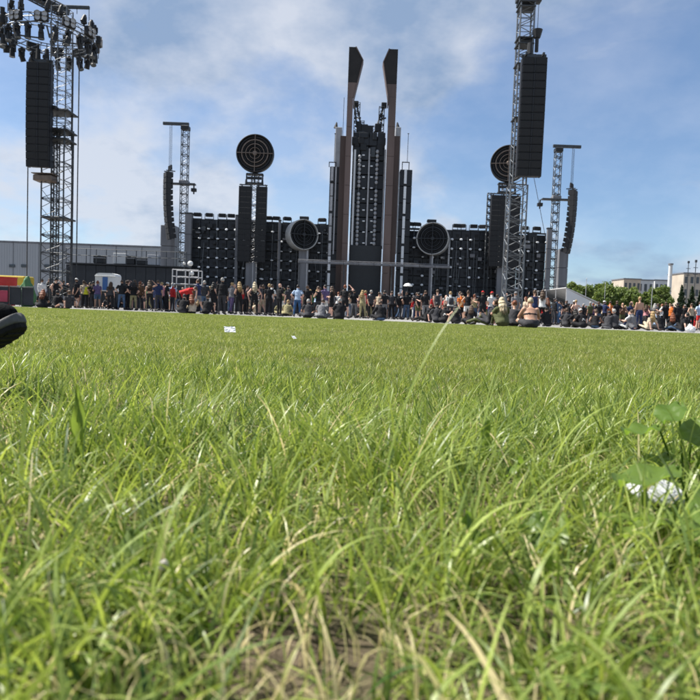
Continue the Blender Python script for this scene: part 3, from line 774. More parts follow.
for u0 in (20, 8):
    p = at(u0, -30, YL - .3); q = at(u0, 22, YL - .3); mb.tube(p, (p.x, p.y, q.z), .02, n=4)
mb.build('cable', 'cable', lt)
line_array(at(41, 61, YL - 1.1), 14, m(22, YL - 1.1), m(97, YL) / 14, .85, R(4), 'speaker array hanging below the ring of lights', lambda s: R(.1 + .6 * s), (1.1, (-.25, .25)), R(-1.5), group='arrays on the tall front towers')

YR = 37.5
xr = at(519, 150, YR).x
rt = thing('speaker_tower', (xr, YR, GZ), 'tall bare lattice tower crossing the target disc and rising out of view', 'tower', 'tall front towers')
zs2 = at(517, 186, YR).z; ztop = at(527, -14, YR).z
truss_stack(rt, xr + .0, YR, GZ, zs2, .92, .045, .02, 'truss_metal', 1.9, 2)
truss_stack(rt, xr + .02, YR, zs2, ztop, .74, .045, .02, 'truss_metal', 1.5, 2, 'inner_section')
for v in (3, 9, 40, 46, 66, 120): MB().bevbox((xr, YR, at(523, v, YR).z), (.9, .9, .07 if v != 3 else .2), .02).build('collar', 'dark_truss', rt)
a, b = at(516, 1.5, YR), at(541, -1, YR)
MB().bevbox((a + b) / 2, (b.x - a.x, .5, .25), .04).build('arm', 'dark_truss', rt)
hp = at(537.5, 30, YR - .5)
mb = MB(); mb.tube((hp.x, hp.y, hp.z), (hp.x, hp.y, hp.z - .42), .28, .17, 10); mb.tube((hp.x, hp.y, hp.z - .42), (hp.x, hp.y, hp.z - 1.15), .1, n=8); mb.build('hoist_motor', 'black_paint', rt)
MB().tube((hp.x, hp.y, hp.z), (hp.x, hp.y, ztop), .015, n=4).build('chain', 'cable', rt)
mb = MB(); mb.tube(at(534, 178, YR), at(546, 240, YR + 2), .015, n=4); mb.build('stay_cable', 'cable', rt)
line_array(at(533.8, 56, YR - 1.0), 15, m(23.5, YR - 1), m(110, YR) / 15, .9, R(-4), 'largest speaker array hanging against the sky beside the target disc', lambda s: R(.08 + .3 * s), (.6, (-.2,)), R(-.5), group='arrays on the tall front towers')

# ================================================================== BACKGROUND LEFT
YW = 165.0
t = thing('warehouse', (at(60, 270, YW).x, YW, 0), 'long low grey clad warehouse behind the light tower', 'building')
xa, xb = at(-140, 240, YW).x, at(168, 250, YW).x; zt = at(60, 243.2, YW).z
n = 12; w = (xb - xa) / n
pm = MB().bevbox((0, 0, 0), (w - .12, .3, zt - .6), .06)
for i in range(10): pm.box((-w / 2 + w * (i + .5) / 10, -.16, 0), (.12, .06, zt - 1.2))
PM = pm.mesh('cladding_panel', 'cladding')
o = ROOT[t.name]
for i in range(n): link('cladding_panel', PM, t, (xa + w * (i + .5) - o.x, -.2, zt / 2))
MB().bbox(xa, xb, YW, YW + 50, 0, zt - .4).build('hall_body', 'cladding', t)
MB().bbox(xa - .3, xb + .3, YW - .5, YW + 50.3, zt - .28, zt + .1).build('roof_edge', 'grey_steel', t)
for u in (13, 25, 48): p = at(u, 266, YW); MB().bevbox((p.x, YW - .5, p.z), (1.4, .25, .7), .05).build('vent', 'window_dark', t)

# black wing deck with railing
YD = 72.0
xa, xb = at(66, 270, YD).x, at(186, 275, YD).x; zd = at(125, 263.5, YD).z
t = thing('wing_deck', ((xa + xb) / 2, YD, GZ), 'raised black fabric-clad side deck with railing behind the light tower', 'platform')
n = 12; w = (xb - xa) / n
pm = MB().bevbox((0, 0, 0), (w - .03, .12, zd - .3), .03).mesh('fabric_panel', 'black_fabric'); o = ROOT[t.name]
for i in range(n): link('fabric_panel', pm, t, (xa + w * (i + .5) - o.x, rnd.uniform(-.05, .05), (zd - .3) / 2))
MB().bbox(xa, xb, YD - .2, YD + 6, zd - .25, zd - .1).build('deck_floor', 'black_paint', t)
MB().bbox(xa + .3, xb - .3, YD + .3, YD + 5.5, GZ, zd - .26).build('understructure', 'black_paint', t)
zr = at(125, 250, YD).z
for i in range(n + 1): MB().tube((xa + w * i, YD, zd - .1), (xa + w * i, YD, zr), .045, n=5).build('rail_post', 'dark_truss', t)
mb = MB()
for z in (zr - .02, (zr + zd) / 2): mb.tube((xa, YD - .06, z), (xb, YD - .06, z), .03, n=5)
mb.build('handrail', 'dark_truss', t)
for i, (u, ww, hh, mm, lb) in enumerate(((100, 1.2, .8, 'black_paint', 'black flight case on the side deck next to the light tower'), (121, 1.5, 1.15, 'wall_white', 'pale flight case on the side deck between dark ones'), (131, 1.0, .9, 'black_paint', 'black flight case beside the pale case on the side deck'), (143, 1.3, .7, 'black_paint', 'low black flight case in the middle of the side deck'), (154, 1.2, 1.1, 'pale_panel', 'grey flight case at the stage end of the side deck'))):
    x = at(u, 260, YD + 1.5).x; t2 = thing('flight_case', (x, YD + 1.5, zd - .1), lb, 'flight case', 'cases on the side deck')
    MB().bevbox((x, YD + 1.5, zd - .1 + .12 + hh / 2), (ww, .8, hh), .04).build('case_body', mm, t2)
    MB().bbox(x - ww / 2 - .02, x + ww / 2 + .02, YD + 1.08, YD + 1.92, zd + .02 + hh * .68, zd + .07 + hh * .68).build('edge_band', 'light_steel', t2)
    for sx in (-1, 1):
        for sy in (-.3, .3): MB().tube((x + sx * (ww / 2 - .15) - .03, YD + 1.5 + sy, zd - .03), (x + sx * (ww / 2 - .15) + .03, YD + 1.5 + sy, zd - .03), .07, n=8).build('castor', 'black_paint', t2)

# grey frame platform with white lamps
YP = 58.0
xa, xb = at(172.5, 278, YP).x, at(198.5, 278, YP).x; z1 = at(185, 269.5, YP).z
t = thing('lamp_platform', ((xa + xb) / 2, YP, GZ), 'grey tube frame platform carrying two white lamps', 'platform')
mb = MB()
for x in (xa, (xa + xb) / 2, xb):
    for y in (YP, YP + 1.4): MB().tube((x, y, GZ), (x, y, z1), .05, n=6).build('post', 'light_steel', t)
for z in (z1 - .03, z1 - .62, z1 - 1.25):
    for y in (YP, YP + 1.4): MB().tube((xa, y - .07, z), (xb, y - .07, z), .045, n=6).build('rail', 'light_steel', t)
MB().bbox(xa + .05, xb - .05, YP + .05, YP + 1.3, z1 - 1.35, z1 - 1.28).build('floor_plate', 'dark_truss', t)
for u, v, s_ in ((190, 263, .24), (191.5, 273, .2), (184, 263, .11)):
    p = at(u, v, YP + .3); mb = MB(); mb.lathe([(0, .1), (s_ * .7, .06), (s_, -.1), (s_ * .9, -.2), (0, -.22)], 12, Matrix.Translation(p) @ Matrix.Rotation(R(70), 4, 'X')); mb.build('lamp_dish', 'white_plastic', t, True)
    MB().tube((p.x, p.y + .1, z1 - .8), (p.x, p.y + .1, p.z), .03, n=5).build('lamp_stand', 'dark_truss', t)

# white cabinet on a dark stand
YC = 44.0
x = at(108, 285, YC).x; za = at(108, 291.5, YC).z; zb_ = at(108, 273.5, YC).z; W = m(21, YC)
t = thing('water_tank', (x, YC, GZ), 'white rounded-top tank with a blue centre panel on a dark stand', 'tank')
mb = MB(); poly = [(-.47, 0), (.47, 0), (.48, .5), (.48, .86), (.44, .95), (.3, 1), (-.3, 1), (-.44, .95), (-.48, .86), (-.48, .5)]
mb.prism([(x + W * a, za + (zb_ - za) * b) for a, b in poly], YC - .5, YC + .6); mb.build('tank_body', 'white_plastic', t)
MB().bevbox((x, YC - .53, za + (zb_ - za) * .42), (m(5, YC), .06, (zb_ - za) * .72), .015).build('blue_panel', 'blue_paint', t)
MB().bevbox((x, YC, zb_ - (zb_ - za) * .17), (W * .985, 1.13, .05), .015).build('lid_rim', 'white_plastic', t)
for sx in (-.3, .3): MB().bevbox((x + W * sx, YC - .52, za + (zb_ - za) * .4), (.16, .04, .2), .01).build('label_plate', 'pale_panel', t)
for sx in (-.4, .4):
    for sy in (-.35, .4): MB().tube((x + W * sx, YC + sy, GZ), (x + W * sx, YC + sy, za), .04, n=6).build('stand_leg', 'black_paint', t)
MB().bbox(x - W * .48, x + W * .48, YC - .45, YC + .55, za - .1, za - .005).build('stand_top', 'black_paint', t)

# barrier and coloured things at far left
YB = 36.0
xa = at(-40, 290, YB).x; xb = at(34, 292, YB).x; zt = at(15, 286.5, YB).z
t = thing('barrier_fence', ((xa + xb) / 2, YB, GZ), 'dark crowd barrier with mesh panels and a pink banner before the red tub', 'barrier')
n = 6; w = (xb - xa) / n
for i in range(n):
    MB().bevbox((xa + w * (i + .5), YB, (zt + GZ) / 2 + .03), (w - .06, .05, zt - GZ - .12), .015).build('barrier_panel', 'black_fabric', t)
    mb = MB()
    mb.tube((xa + w * i + .04, YB - .04, GZ), (xa + w * i + .04, YB - .04, zt), .025, n=6); mb.tube((xa + w * i + .04, YB - .05, zt), (xa + w * (i + 1) - .02, YB - .05, zt), .025, n=6)
    mb.tube((xa + w * (i + .5), YB, zt * .6), (xa + w * (i + .5), YB + .9, GZ), .02, n=5); mb.build('barrier_frame', 'dark_truss', t)
p = at(2, 296, YB - .1); MB().bevbox((p.x, YB - .045, p.z), (.55, .03, .6), .01).build('banner', 'pink_banner', t)
p = at(5, 282, YB + 2); r_ = m(11, YB + 2)
t = thing('red_tub', (p.x, YB + 2, GZ), 'bright red round tub behind the dark barrier', 'tub')
z1 = at(5, 278, YB + 2).z
MB().lathe([(0, GZ + .02), (r_ * .85, GZ + .02), (r_, z1 - .3), (r_, z1), (r_ * .94, z1), (r_ * .92, z1 - .25), (0, z1 - .28)], 24, Matrix.Translation((p.x, YB + 2, 0))).build('tub_body', 'red_vinyl', t, False)
MB().lathe([(r_ * 1.0, z1 - .02), (r_ * 1.05, z1), (r_ * 1.05, z1 + .05), (r_ * .93, z1 + .05)], 24, Matrix.Translation((p.x, YB + 2, 0))).build('rim', 'red_vinyl', t)
t = thing('yellow_stall', (at(8, 280, YB + 5).x, YB + 5, GZ), 'yellow covered counter behind the red tub', 'counter')
xa, xb = at(-25, 280, YB + 5).x, at(25, 280, YB + 5).x; z1 = at(8, 275.5, YB + 5).z
MB().bevbox(((xa + xb) / 2, YB + 5.6, z1 - .28), (xb - xa, 1.3, .55), .08).build('cover', 'yellow_vinyl', t)
for q in range(5):
    xx = xa + .2 + (xb - xa - .4) * q / 4
    for yy in (YB + 5.1, YB + 6.1): MB().tube((xx, yy, GZ), (xx, yy, z1 - .5), .035, n=6).build('leg', 'light_steel', t)
# green tarpaulin heap
p = at(28, 286, YB + 1); z1 = at(28, 276, YB + 1).z
bm = bmesh.new(); bmesh.ops.create_icosphere(bm, subdivisions=3, radius=1)
for v in bm.verts:
    k = 1 + .18 * math.sin(v.co.x * 5 + v.co.z * 3) + .12 * math.sin(v.co.z * 9 + v.co.y * 6)
    v.co = Vector((v.co.x * .38 * k * (1.2 - .5 * v.co.z), v.co.y * .4 * k, max(0, (v.co.z + .9) / 1.9) * (z1 - GZ) * (1 if v.co.x < .2 else .86)))
me = bpy.data.meshes.new('green_tarpaulin'); bm.to_mesh(me); bm.free(); me.materials.append(MAT['green_tarp'])
g = tag(link('green_tarpaulin', me, None, (p.x, YB + 1, GZ)), 'peaked green tarpaulin heap at the end of the dark barrier', 'tarpaulin')

# white parasol by the stage front
p = at(408, 284, 66); t = thing('parasol', (p.x, 66, GZ), 'small white parasol open in front of the stage deck', 'parasol')
MB().lathe([(0, p.z + .1), (.28, p.z + .02), (.45, p.z - .2), (.44, p.z - .22), (.26, p.z - .02), (0, p.z + .04)], 10, Matrix.Translation((p.x, 66, 0))).build('canopy', 'white_plastic', t)
MB().tube((p.x, 66, GZ), (p.x, 66, p.z), .02, n=5).build('pole', 'dark_truss', t)

# ================================================================== BACKGROUND RIGHT
YM = 78.0
a = at(566, 289, YM); b = at(600, 304, YM); zr = a.z + .2; ze = max(1.2, b.z)
t = thing('marquee', (a.x + 2, YM, GZ), 'white marquee roof sloping down behind the crowd', 'tent')
nb = 4; yb0 = YM; dyb = 4.0
for i in range(nb):
    y0, y1 = yb0 + dyb * i, yb0 + dyb * (i + 1) - .06
    mb = MB(); mb.add([(a.x, y0, zr), (b.x + .3, y0, ze), (b.x + .3, y1, ze), (a.x, y1, zr), (a.x, y0, zr - .08), (b.x + .3, y0, ze - .08), (b.x + .3, y1, ze - .08), (a.x, y1, zr - .08)], [(0, 1, 2, 3), (4, 7, 6, 5), (0, 4, 5, 1), (1, 5, 6, 2), (2, 6, 7, 3), (3, 7, 4, 0)])
    mb.build('roof_bay', 'tent_white', t)
    mb = MB(); mb.tube((b.x, y0 + .1, GZ), (b.x, y0 + .1, ze - .06), .06, n=6); mb.tube((a.x + .1, y0 + .1, GZ), (a.x + .1, y0 + .1, zr - .06), .06, n=6); mb.build('frame_leg', 'light_steel', t)
MB().prism([(a.x + .1, 1.0), (b.x - .1, 1.0), (b.x - .1, ze - .15), (a.x + .1, zr - .18)], YM + .02, YM + .08).build('gable_wall', 'tent_white', t)

def building(u0, u1, vt, Y, mt_, label, rows, cols, depth=14, flat=True):
    xa, xb = at(u0, vt, Y).x, at(u1, vt, Y).x; zt = at((u0 + u1) / 2, vt, Y).z
    t = thing('far_building', ((xa + xb) / 2, Y, 0), label, 'building')
    MB().bbox(xa, xb, Y, Y + depth, -.1, zt).build('wall', mt_, t)
    MB().bbox(xa - .25, xb + .25, Y - .25, Y + depth + .25, zt + .002, zt + .5).build('parapet', 'grey_steel', t)
    w = (xb - xa) / cols; h = (zt - 1) / rows
    wm = MB().bevbox((0, 0, 0), (w * .5, .2, h * .5), .04).mesh('window', 'window_dark'); o = ROOT[t.name]
    sm = MB().box((0, 0, 0), (w * .58, .3, .15)).mesh('sill', 'wall_white')
    for i in range(cols):
        for k in range(rows):
            q = link('window', wm, t, (xa + w * (i + .5) - o.x, -.02, 1 + h * (k + .5))); link('sill', sm, q, (0, -.06, -h * .3))
    return t
building(624, 641, 279.5, 300, 'wall_beige', 'plain beige building standing behind the trees', 3, 4)
building(638, 654, 280.5, 320, 'wall_white', 'pale grey building with dark windows beside the beige one', 3, 3)
building(655, 686, 281, 330, 'wall_white', 'long white building behind the conifers and white chimney', 3, 7)
building(684, 712, 274, 280, 'wall_beige', 'taller beige building beyond the conifers', 4, 5)
p = at(670, 264.5, 260); t = thing('white_chimney', (at(669, 290, 260).x, 260, 0), 'tall slim white chimney among the far buildings', 'chimney')
xx = at(669.5, 285, 260).x; n = 5
for i in range(n):
    z0 = p.z * i / n; MB().tube((xx, 260, z0), (xx, 260, p.z * (i + 1) / n - .1), .85 - .03 * i, .82 - .03 * i, 12).build('shaft_ring', 'wall_white', t)
MB().tube((xx, 260, p.z - .15), (xx, 260, p.z + .4), .95, n=12).build('rim', 'grey_steel', t)
for i, (u, v, Y, lb) in enumerate(((685, 262, 200, 'thin dark mast next to the taller beige building'), (692.3, 261, 190, 'thicker dark mast before the taller beige building'), (584.5, 279, 110, 'slim white flagpole above the marquee'), (650.5, 284, 100, 'slim yellowish pole among the small trees'), (603.5, 284, 120, 'slim pale pole before the broad green trees'))):
    p = at(u, v, Y); x = gx(u - .4, Y)
    t = thing('mast_pole', (x, Y, 0), lb, 'pole')
    MB().tube((x, Y, -.02), (x, Y, p.z), .16 if Y > 150 else .06, .1 if Y > 150 else .045, 8).build('pole_shaft', 'dark_truss' if Y > 150 else 'light_steel', t)
    if Y > 150:
        mb = MB()
        for q in (.8, .9): mb.box((x, Y, p.z * q), (1.2, .2, .15))
        mb.bevbox((x, Y, p.z), (.5, .5, .7), .06); mb.build('antenna_arms', 'dark_truss', t)
    else: MB().lathe([(0, -.1), (.1, 0), (0, .1)], 8, Matrix.Translation((x, Y, p.z + .08))).build('finial', 'light_steel', t)
    MB().bevbox((x, Y, .08), (.5, .5, .2), .04).build('foot', 'grey_steel', t)

def tree(x, y, h, rad, label, conifer=False, nleaf=4200):
    t = thing('conifer_tree' if conifer else 'leafy_tree', (x, y, 0), label, 'tree', 'far trees')
    mb = MB(); mb.tube((x, y, -.1), (x + .1, y, h * (.55 if not conifer else .95)), .04 * h, .012 * h, 8)
    cents = []
    if not conifer:
        for i in range(7):
            a_ = rnd.random() * 6.28; l = rnd.uniform(.4, .8) * rad
            b0 = Vector((x, y, h * rnd.uniform(.25, .5))); b1 = Vector((x + math.cos(a_) * l, y + math.sin(a_) * l, h * rnd.uniform(.5, .85)))
            mb.tube(b0, b1, .015 * h, .005 * h, 5); cents.append((b1, rad * rnd.uniform(.3, .5)))
        for i in range(7):
            a_ = rnd.random() * 6.28; l = rnd.random() * rad * .75
            cents.append((Vector((x + math.cos(a_) * l, y + math.sin(a_) * l, h * rnd.uniform(.3, .88))), rad * rnd.uniform(.25, .45)))
    mb.build('trunk', 'bark', t)
    o = ROOT[t.name]; P = []; 
    for i in range(nleaf):
        if conifer:
            k = rnd.random() ** .7; zz = h * (1 - k * .93); rr = rad * k * (.55 + .45 * abs(math.sin(k * 22))) * math.sqrt(rnd.random()); a_ = rnd.random() * 6.28
            P.append((math.cos(a_) * rr, math.sin(a_) * rr, zz))
        else:
            c, r_ = rnd.choice(cents); d = Vector((rnd.gauss(0, 1), rnd.gauss(0, 1), rnd.gauss(0, .8))).normalized() * r_ * rnd.random() ** .5 * (1 if rnd.random() < .85 else 1.25)
            q = c + d - o; P.append((q.x, q.y, q.z))
    P = np.array(P); n = len(P); s = (.036 if not conifer else .04) * h * rng.uniform(.5, 1.1, (n, 1))
    A = rng.normal(size=(n, 3)); A /= np.linalg.norm(A, axis=1, keepdims=True); B = np.cross(A, rng.normal(size=(n, 3))); B /= np.linalg.norm(B, axis=1, keepdims=True)
    Vv = np.stack([P - A * s, P + B * s * .5, P + A * s, P - B * s * .5], 1).reshape(-1, 3)
    cl = rng.random(n) * .6 + .4 * vnoise(P[:, 0], P[:, 2], .6)
    me = np_mesh('crown', Vv, np.arange(4 * n).reshape(n, 4), 'conifer_leaf' if conifer else 'tree_leaf', np.repeat(cl, 4), smooth=False)
    link('crown', me, t)
TREES = [(569, 279, 150, 11), (580, 278.5, 160, 14), (592, 281, 170, 13), (603, 282, 150, 12), (612, 279, 165, 15), (622, 281, 150, 14), (631, 285, 150, 11), (643, 288, 130, 9), (656, 283, 125, 13), (664, 290, 130, 9), (636, 290, 110, 8), (574, 286, 120, 9), (597, 289, 120, 9), (648, 292, 110, 7)]
LT = ['leafy tree rising directly beside the stage end', 'tall leafy tree behind the marquee roof', 'greyish green leafy tree behind the marquee foot', 'rounded leafy tree beside a slim pale pole', 'tallest leafy tree of the far row', 'broad leafy tree hiding the beige building foot', 'low leafy tree before the beige building', 'small leafy tree before the pale grey building', 'bright leafy tree close to the white chimney', 'small leafy tree at the chimney foot', 'short bushy tree before the beige building', 'short bushy tree in front of the row by the stage end', 'short bushy tree behind the marquee eave', 'short bushy tree beside the bright chimney tree']
for (u, v, Y, wpx), lb in zip(TREES, LT):
    h = at(u, v, Y).z; tree(gx(u, Y), Y, h, m(wpx, Y) * .85, lb)
for (u, v, lb) in ((679.5, 285, 'dark pointed conifer before the long white building'), (690, 286, 'dark pointed conifer before the taller beige building'), (698, 290, 'small dark conifer before the taller beige building')):
    h = at(u, v, 105).z; tree(gx(u, 105), 105, h, h * .24, lb, True, 1800)
# ================================================================== PEOPLE
dg_cache = {}
def capsule(mb, p0, p1, r0, r1, n=10, k=3):
    p0 = Vector(p0); p1 = Vector(p1); ax = (p1 - p0); d = ax.normalized() if ax.length > 1e-5 else Vector((0, 0, 1)); x, y = frame_for(d)
    rings = []
    for i in range(k + 1):
        a = -math.pi / 2 + math.pi / 2 * i / k; rings.append((p0 + d * math.sin(a) * r0, r0 * max(.02, math.cos(a))))
    for i in range(k + 1):
        a = math.pi / 2 * i / k; rings.append((p1 + d * math.sin(a) * r1, r1 * max(.02, math.cos(a))))
    vs = []
    for c, r in rings:
        for i in range(n):
            a = 2 * math.pi * i / n; vs.append(c + (x * math.cos(a) + y * math.sin(a)) * r)
    m_ = len(rings)
    fs = [(q * n + i, q * n + (i + 1) % n, (q + 1) * n + (i + 1) % n, (q + 1) * n + i) for q in range(m_ - 1) for i in range(n)]
    fs += [tuple(range(n))[::-1], tuple(range((m_ - 1) * n, m_ * n))]
    mb.add(vs, fs)
def loft(mb, secs, n=16):         # secs: (centre, right, fwd, rx, ry)
    vs = []
    for c, x, y, rx, ry in secs:
        for i in range(n):
            a = 2 * math.pi * i / n; vs.append(c + x * math.cos(a) * rx + y * math.sin(a) * ry)
    k = len(secs)
    fs = [(q * n + i, q * n + (i + 1) % n, (q + 1) * n + (i + 1) % n, (q + 1) * n + i) for q in range(k - 1) for i in range(n)]
    fs += [tuple(range(n))[::-1], tuple(range((k - 1) * n, k * n))]
    mb.add(vs, fs)
def nv(*a): return Vector(a).normalized()
def skeleton(pose):
    """joints in metres, the person faces +Y"""
    P = Vector(pose.get('pelvis', (0, 0, .93))); sp = nv(*pose.get('spine', (0, 0.02, 1))); rt = nv(*pose.get('right', (1, 0, 0)))
    rt = (rt - sp * rt.dot(sp)).normalized(); fw = sp.cross(rt) * -1
    fw = rt.cross(sp) * -1 if (rt.cross(sp)).y < 0 else rt.cross(sp)
    fw = sp.cross(rt) if (sp.cross(rt)).dot(Vector((0, 1, 0.3))) > 0 else -sp.cross(rt)
    J = {'P': P, 'sp': sp, 'rt': rt, 'fw': fw}
    J['N'] = P + sp * .51
    hd = nv(*pose.get('head', (0, .12, 1))); J['hd'] = hd; J['H'] = J['N'] + sp * .03 + hd * .17
    lk = nv(*pose.get('look', (0, 1, 0))); lk = (lk - hd * lk.dot(hd)).normalized(); J['lk'] = lk; J['hr'] = lk.cross(hd)
    sw = pose.get('sw', .185)
    for s, k in ((-1, 'L'), (1, 'R')):
        sh = J['N'] - sp * .055 + rt * s * sw; J['S' + k] = sh
        ua, fa = pose['arm' + k]; ua = nv(*ua); fa = nv(*fa)
        J['E' + k] = sh + ua * .285; J['W' + k] = J['E' + k] + fa * .245
        hn = nv(*pose.get('hand' + k, tuple(fa))); J['K' + k] = J['W' + k] + hn * .085; J['hn' + k] = hn
        hp = P + rt * s * .095 - sp * .01; J['T' + k] = hp
        th, shn = pose['leg' + k]; th = nv(*th); shn = nv(*shn)
        J['Q' + k] = hp + th * .425; J['A' + k] = J['Q' + k] + shn * .415
        ft = nv(*pose.get('foot' + k, (s * .15, 1, -.12))); J['F' + k] = J['A' + k] + ft * .15 + Vector((0, 0, -.02 if ft.z < .3 else 0)); J['ft' + k] = ft
    return J
def bones(J, fem, fat):
    B = [('torso', J['P'], J['N'], .14, .13), ('neck', J['N'], J['N'] + (J['H'] - J['N']) * .45, .055, .052), ('head', J['H'], J['H'] + J['hd'] * .02, .1, .1)]
    for k in 'LR':
        B += [('uarm', J['S' + k], J['E' + k], .056 * fat, .042 * fat), ('farm', J['E' + k], J['W' + k], .042 * fat, .029), ('hand', J['W' + k], J['K' + k], .03, .036),
              ('thigh', J['T' + k], J['Q' + k], .092 * fat, .058), ('shin', J['Q' + k], J['A' + k], .056, .037), ('foot', J['A' + k], J['F' + k], .042, .036)]
    return B
BODY = {}
def make_body(pname, pose, fem=False, fat=1.0):
    key = (pname, fem, fat)
    if key in BODY: return BODY[key]
    pose = dict(pose); pose['sw'] = .165 if fem else .19
    J = skeleton(pose); mb = MB(); sp, rt, fw, P = J['sp'], J['rt'], J['fw'], J['P']
    # torso loft
    hw, ww, cw = (.165, .125, .145) if fem else (.155, .14, .175)
    hw *= fat; ww *= fat * (1.08 if fat > 1.1 else 1); cw *= (fat + 1) / 2
    bend = fw * .02
    loft(mb, [(P - sp * .10, rt, fw, hw * .6, .085), (P - sp * .05, rt, fw, hw * .95, .115 * fat), (P + sp * .03, rt, fw, hw, .118 * fat), (P + sp * .16 + bend * .3, rt, fw, ww, .098 * fat),
              (P + sp * .30 + bend, rt, fw, cw, .115 * (fat + 1) / 2), (P + sp * .40 + bend, rt, fw, cw * 1.02, .108), (P + sp * .47, rt, fw, cw * .85, .08), (P + sp * .51, rt, fw, .07, .06)])
    for name, a, b, r0, r1 in bones(J, fem, fat):
        if name in ('torso', 'head', 'hand', 'foot'): continue
        capsule(mb, a, b, r0, r1)
    H, hd, lk, hr = J['H'], J['hd'], J['lk'], J['hr']
    loft(mb, [(H - hd * .115 + lk * .045, hr, lk, .03, .03), (H - hd * .10 + lk * .03, hr, lk, .05, .055), (H - hd * .05 + lk * .015, hr, lk, .066, .085), (H + hd * .0, hr, lk, .074, .095), (H + hd * .05 - lk * .004, hr, lk, .075, .096),
              (H + hd * .09 - lk * .008, hr, lk, .06, .078), (H + hd * .115 - lk * .008, hr, lk, .03, .04)], 14)
    capsule(mb, H + lk * .09 + hd * .012, H + lk * .112 - hd * .022, .012, .016, 6, 2)
    for s in (-1, 1): capsule(mb, H + hr * s * .074 + hd * .012, H + hr * s * .077 - hd * .025, .016, .012, 6, 2)
    for k, s in (('L', -1), ('R', 1)):
        W, K = J['W' + k], J['K' + k]; x, y = frame_for(K - W)
        loft(mb, [(W, x, y, .028, .024), (W + (K - W) * .4, x, y, .038, .02), (K, x, y, .042, .017), (K + (K - W) * .05, x, y, .036, .013)], 10)
        A, Fp, ft = J['A' + k], J['F' + k], J['ft' + k]; fx = ft.cross(Vector((0, 0, 1)) if abs(ft.z) < .9 else Vector((0, -1, 0))).normalized(); fu = fx.cross(ft).normalized()
        loft(mb, [(A - ft * .065 - fu * .035, fx, fu, .03, .035), (A - ft * .02 - fu * .02, fx, fu, .037, .055), (A + ft * .06 - fu * .03, fx, fu, .042, .042), (A + ft * .14 - fu * .045, fx, fu, .047, .028), (A + ft * .19 - fu * .052, fx, fu, .03, .017)], 10)
    me = mb.mesh('raw', 'skin')
    ob = bpy.data.objects.new('raw', me); COL.objects.link(ob)
    md = ob.modifiers.new('r', 'REMESH'); md.mode = 'VOXEL'; md.voxel_size = .021; md.adaptivity = 0
    sm = ob.modifiers.new('s', 'SMOOTH'); sm.factor = .5; sm.iterations = 3
    dg = bpy.context.evaluated_depsgraph_get(); ev = ob.evaluated_get(dg)
    me2 = bpy.data.meshes.new_from_object(ev); bpy.data.objects.remove(ob); bpy.data.meshes.remove(me)
    n = len(me2.vertices); co = np.zeros(n * 3); me2.vertices.foreach_get('co', co); co = co.reshape(-1, 3)
    no = np.zeros(n * 3); me2.vertices.foreach_get('normal', no); no = no.reshape(-1, 3)
    faces = [tuple(p.vertices) for p in me2.polygons]
    bpy.data.meshes.remove(me2)
    # region of each vertex
    names = []; D = []; T = []
    for name, a, b, r0, r1 in bones(J, fem, fat):
        a = np.array(a); b = np.array(b); ab = b - a; t = np.clip(((co - a) @ ab) / max(1e-9, ab @ ab), 0, 1)
        rr = r0 + (r1 - r0) * t
        if name == 'torso': rr = rr * 1.05
        D.append(np.linalg.norm(co - (a + t[:, None] * ab), axis=1) - rr); T.append(t); names.append(name)
    D = np.array(D); w = D.argmin(0); reg = np.array(names, dtype=object)[w]; tt = np.array(T)[w, np.arange(n)]
    # head-local coordinates
    rel = co - np.array(H); hu = rel @ np.array(hd); hf = rel @ np.array(lk); hx = rel @ np.array(hr)
    # body mesh: skin + fingers, eyes, lips
    mb = MB(); mb.v = [tuple(c) for c in co]; mb.f = list(faces); mb.mi = [0] * len(faces)
    for k, s in (('L', -1), ('R', 1)):
        W, K, hn = J['W' + k], J['K' + k], J['hn' + k]; x, y = frame_for(K - W)
        inw = (J['P'] + Vector((0, 0, .2)) - K); y = y if y.dot(inw) > 0 else -y
        for q, (off, ln) in enumerate(((-.03, .062), (-.010, .072), (.010, .068), (.03, .052))):
            b0 = K + x * off - hn * .01; b1 = b0 + hn * ln * .55 + y * .006; b2 = b1 + hn * ln * .4 + y * .02
            mb.tube(b0, b1, .0095, .0085, 5); mb.tube(b1, b2, .0085, .0065, 5)
        sd_ = x if x.dot(J['fw']) > 0 else -x
        b0 = W + hn * .03 + sd_ * .03; b1 = b0 + hn * .03 + sd_ * .025; b2 = b1 + hn * .03 + sd_ * .008
        mb.tube(b0, b1, .012, .010, 5); mb.tube(b1, b2, .010, .008, 5)
    mb.cur = 1
    for s in (-1, 1): capsule(mb, H + hr * s * .032 + lk * .083 + hd * .012, H + hr * s * .034 + lk * .084 + hd * .012, .012, .012, 6, 2)
    mb.cur = 2; capsule(mb, H + hr * -.018 + lk * .09 - hd * .052, H + hr * .018 + lk * .09 - hd * .052, .008, .008, 5, 1)
    body = mb.mesh('body', ['skin', 'eye_dark', 'lip'], smooth=True)
    zmin = co[:, 2].min()
    BODY[key] = dict(J=J, co=co, no=no, faces=faces, reg=reg, tt=tt, hu=hu, hf=hf, hx=hx, mesh=body, zmin=zmin, sh={})
    return BODY[key]
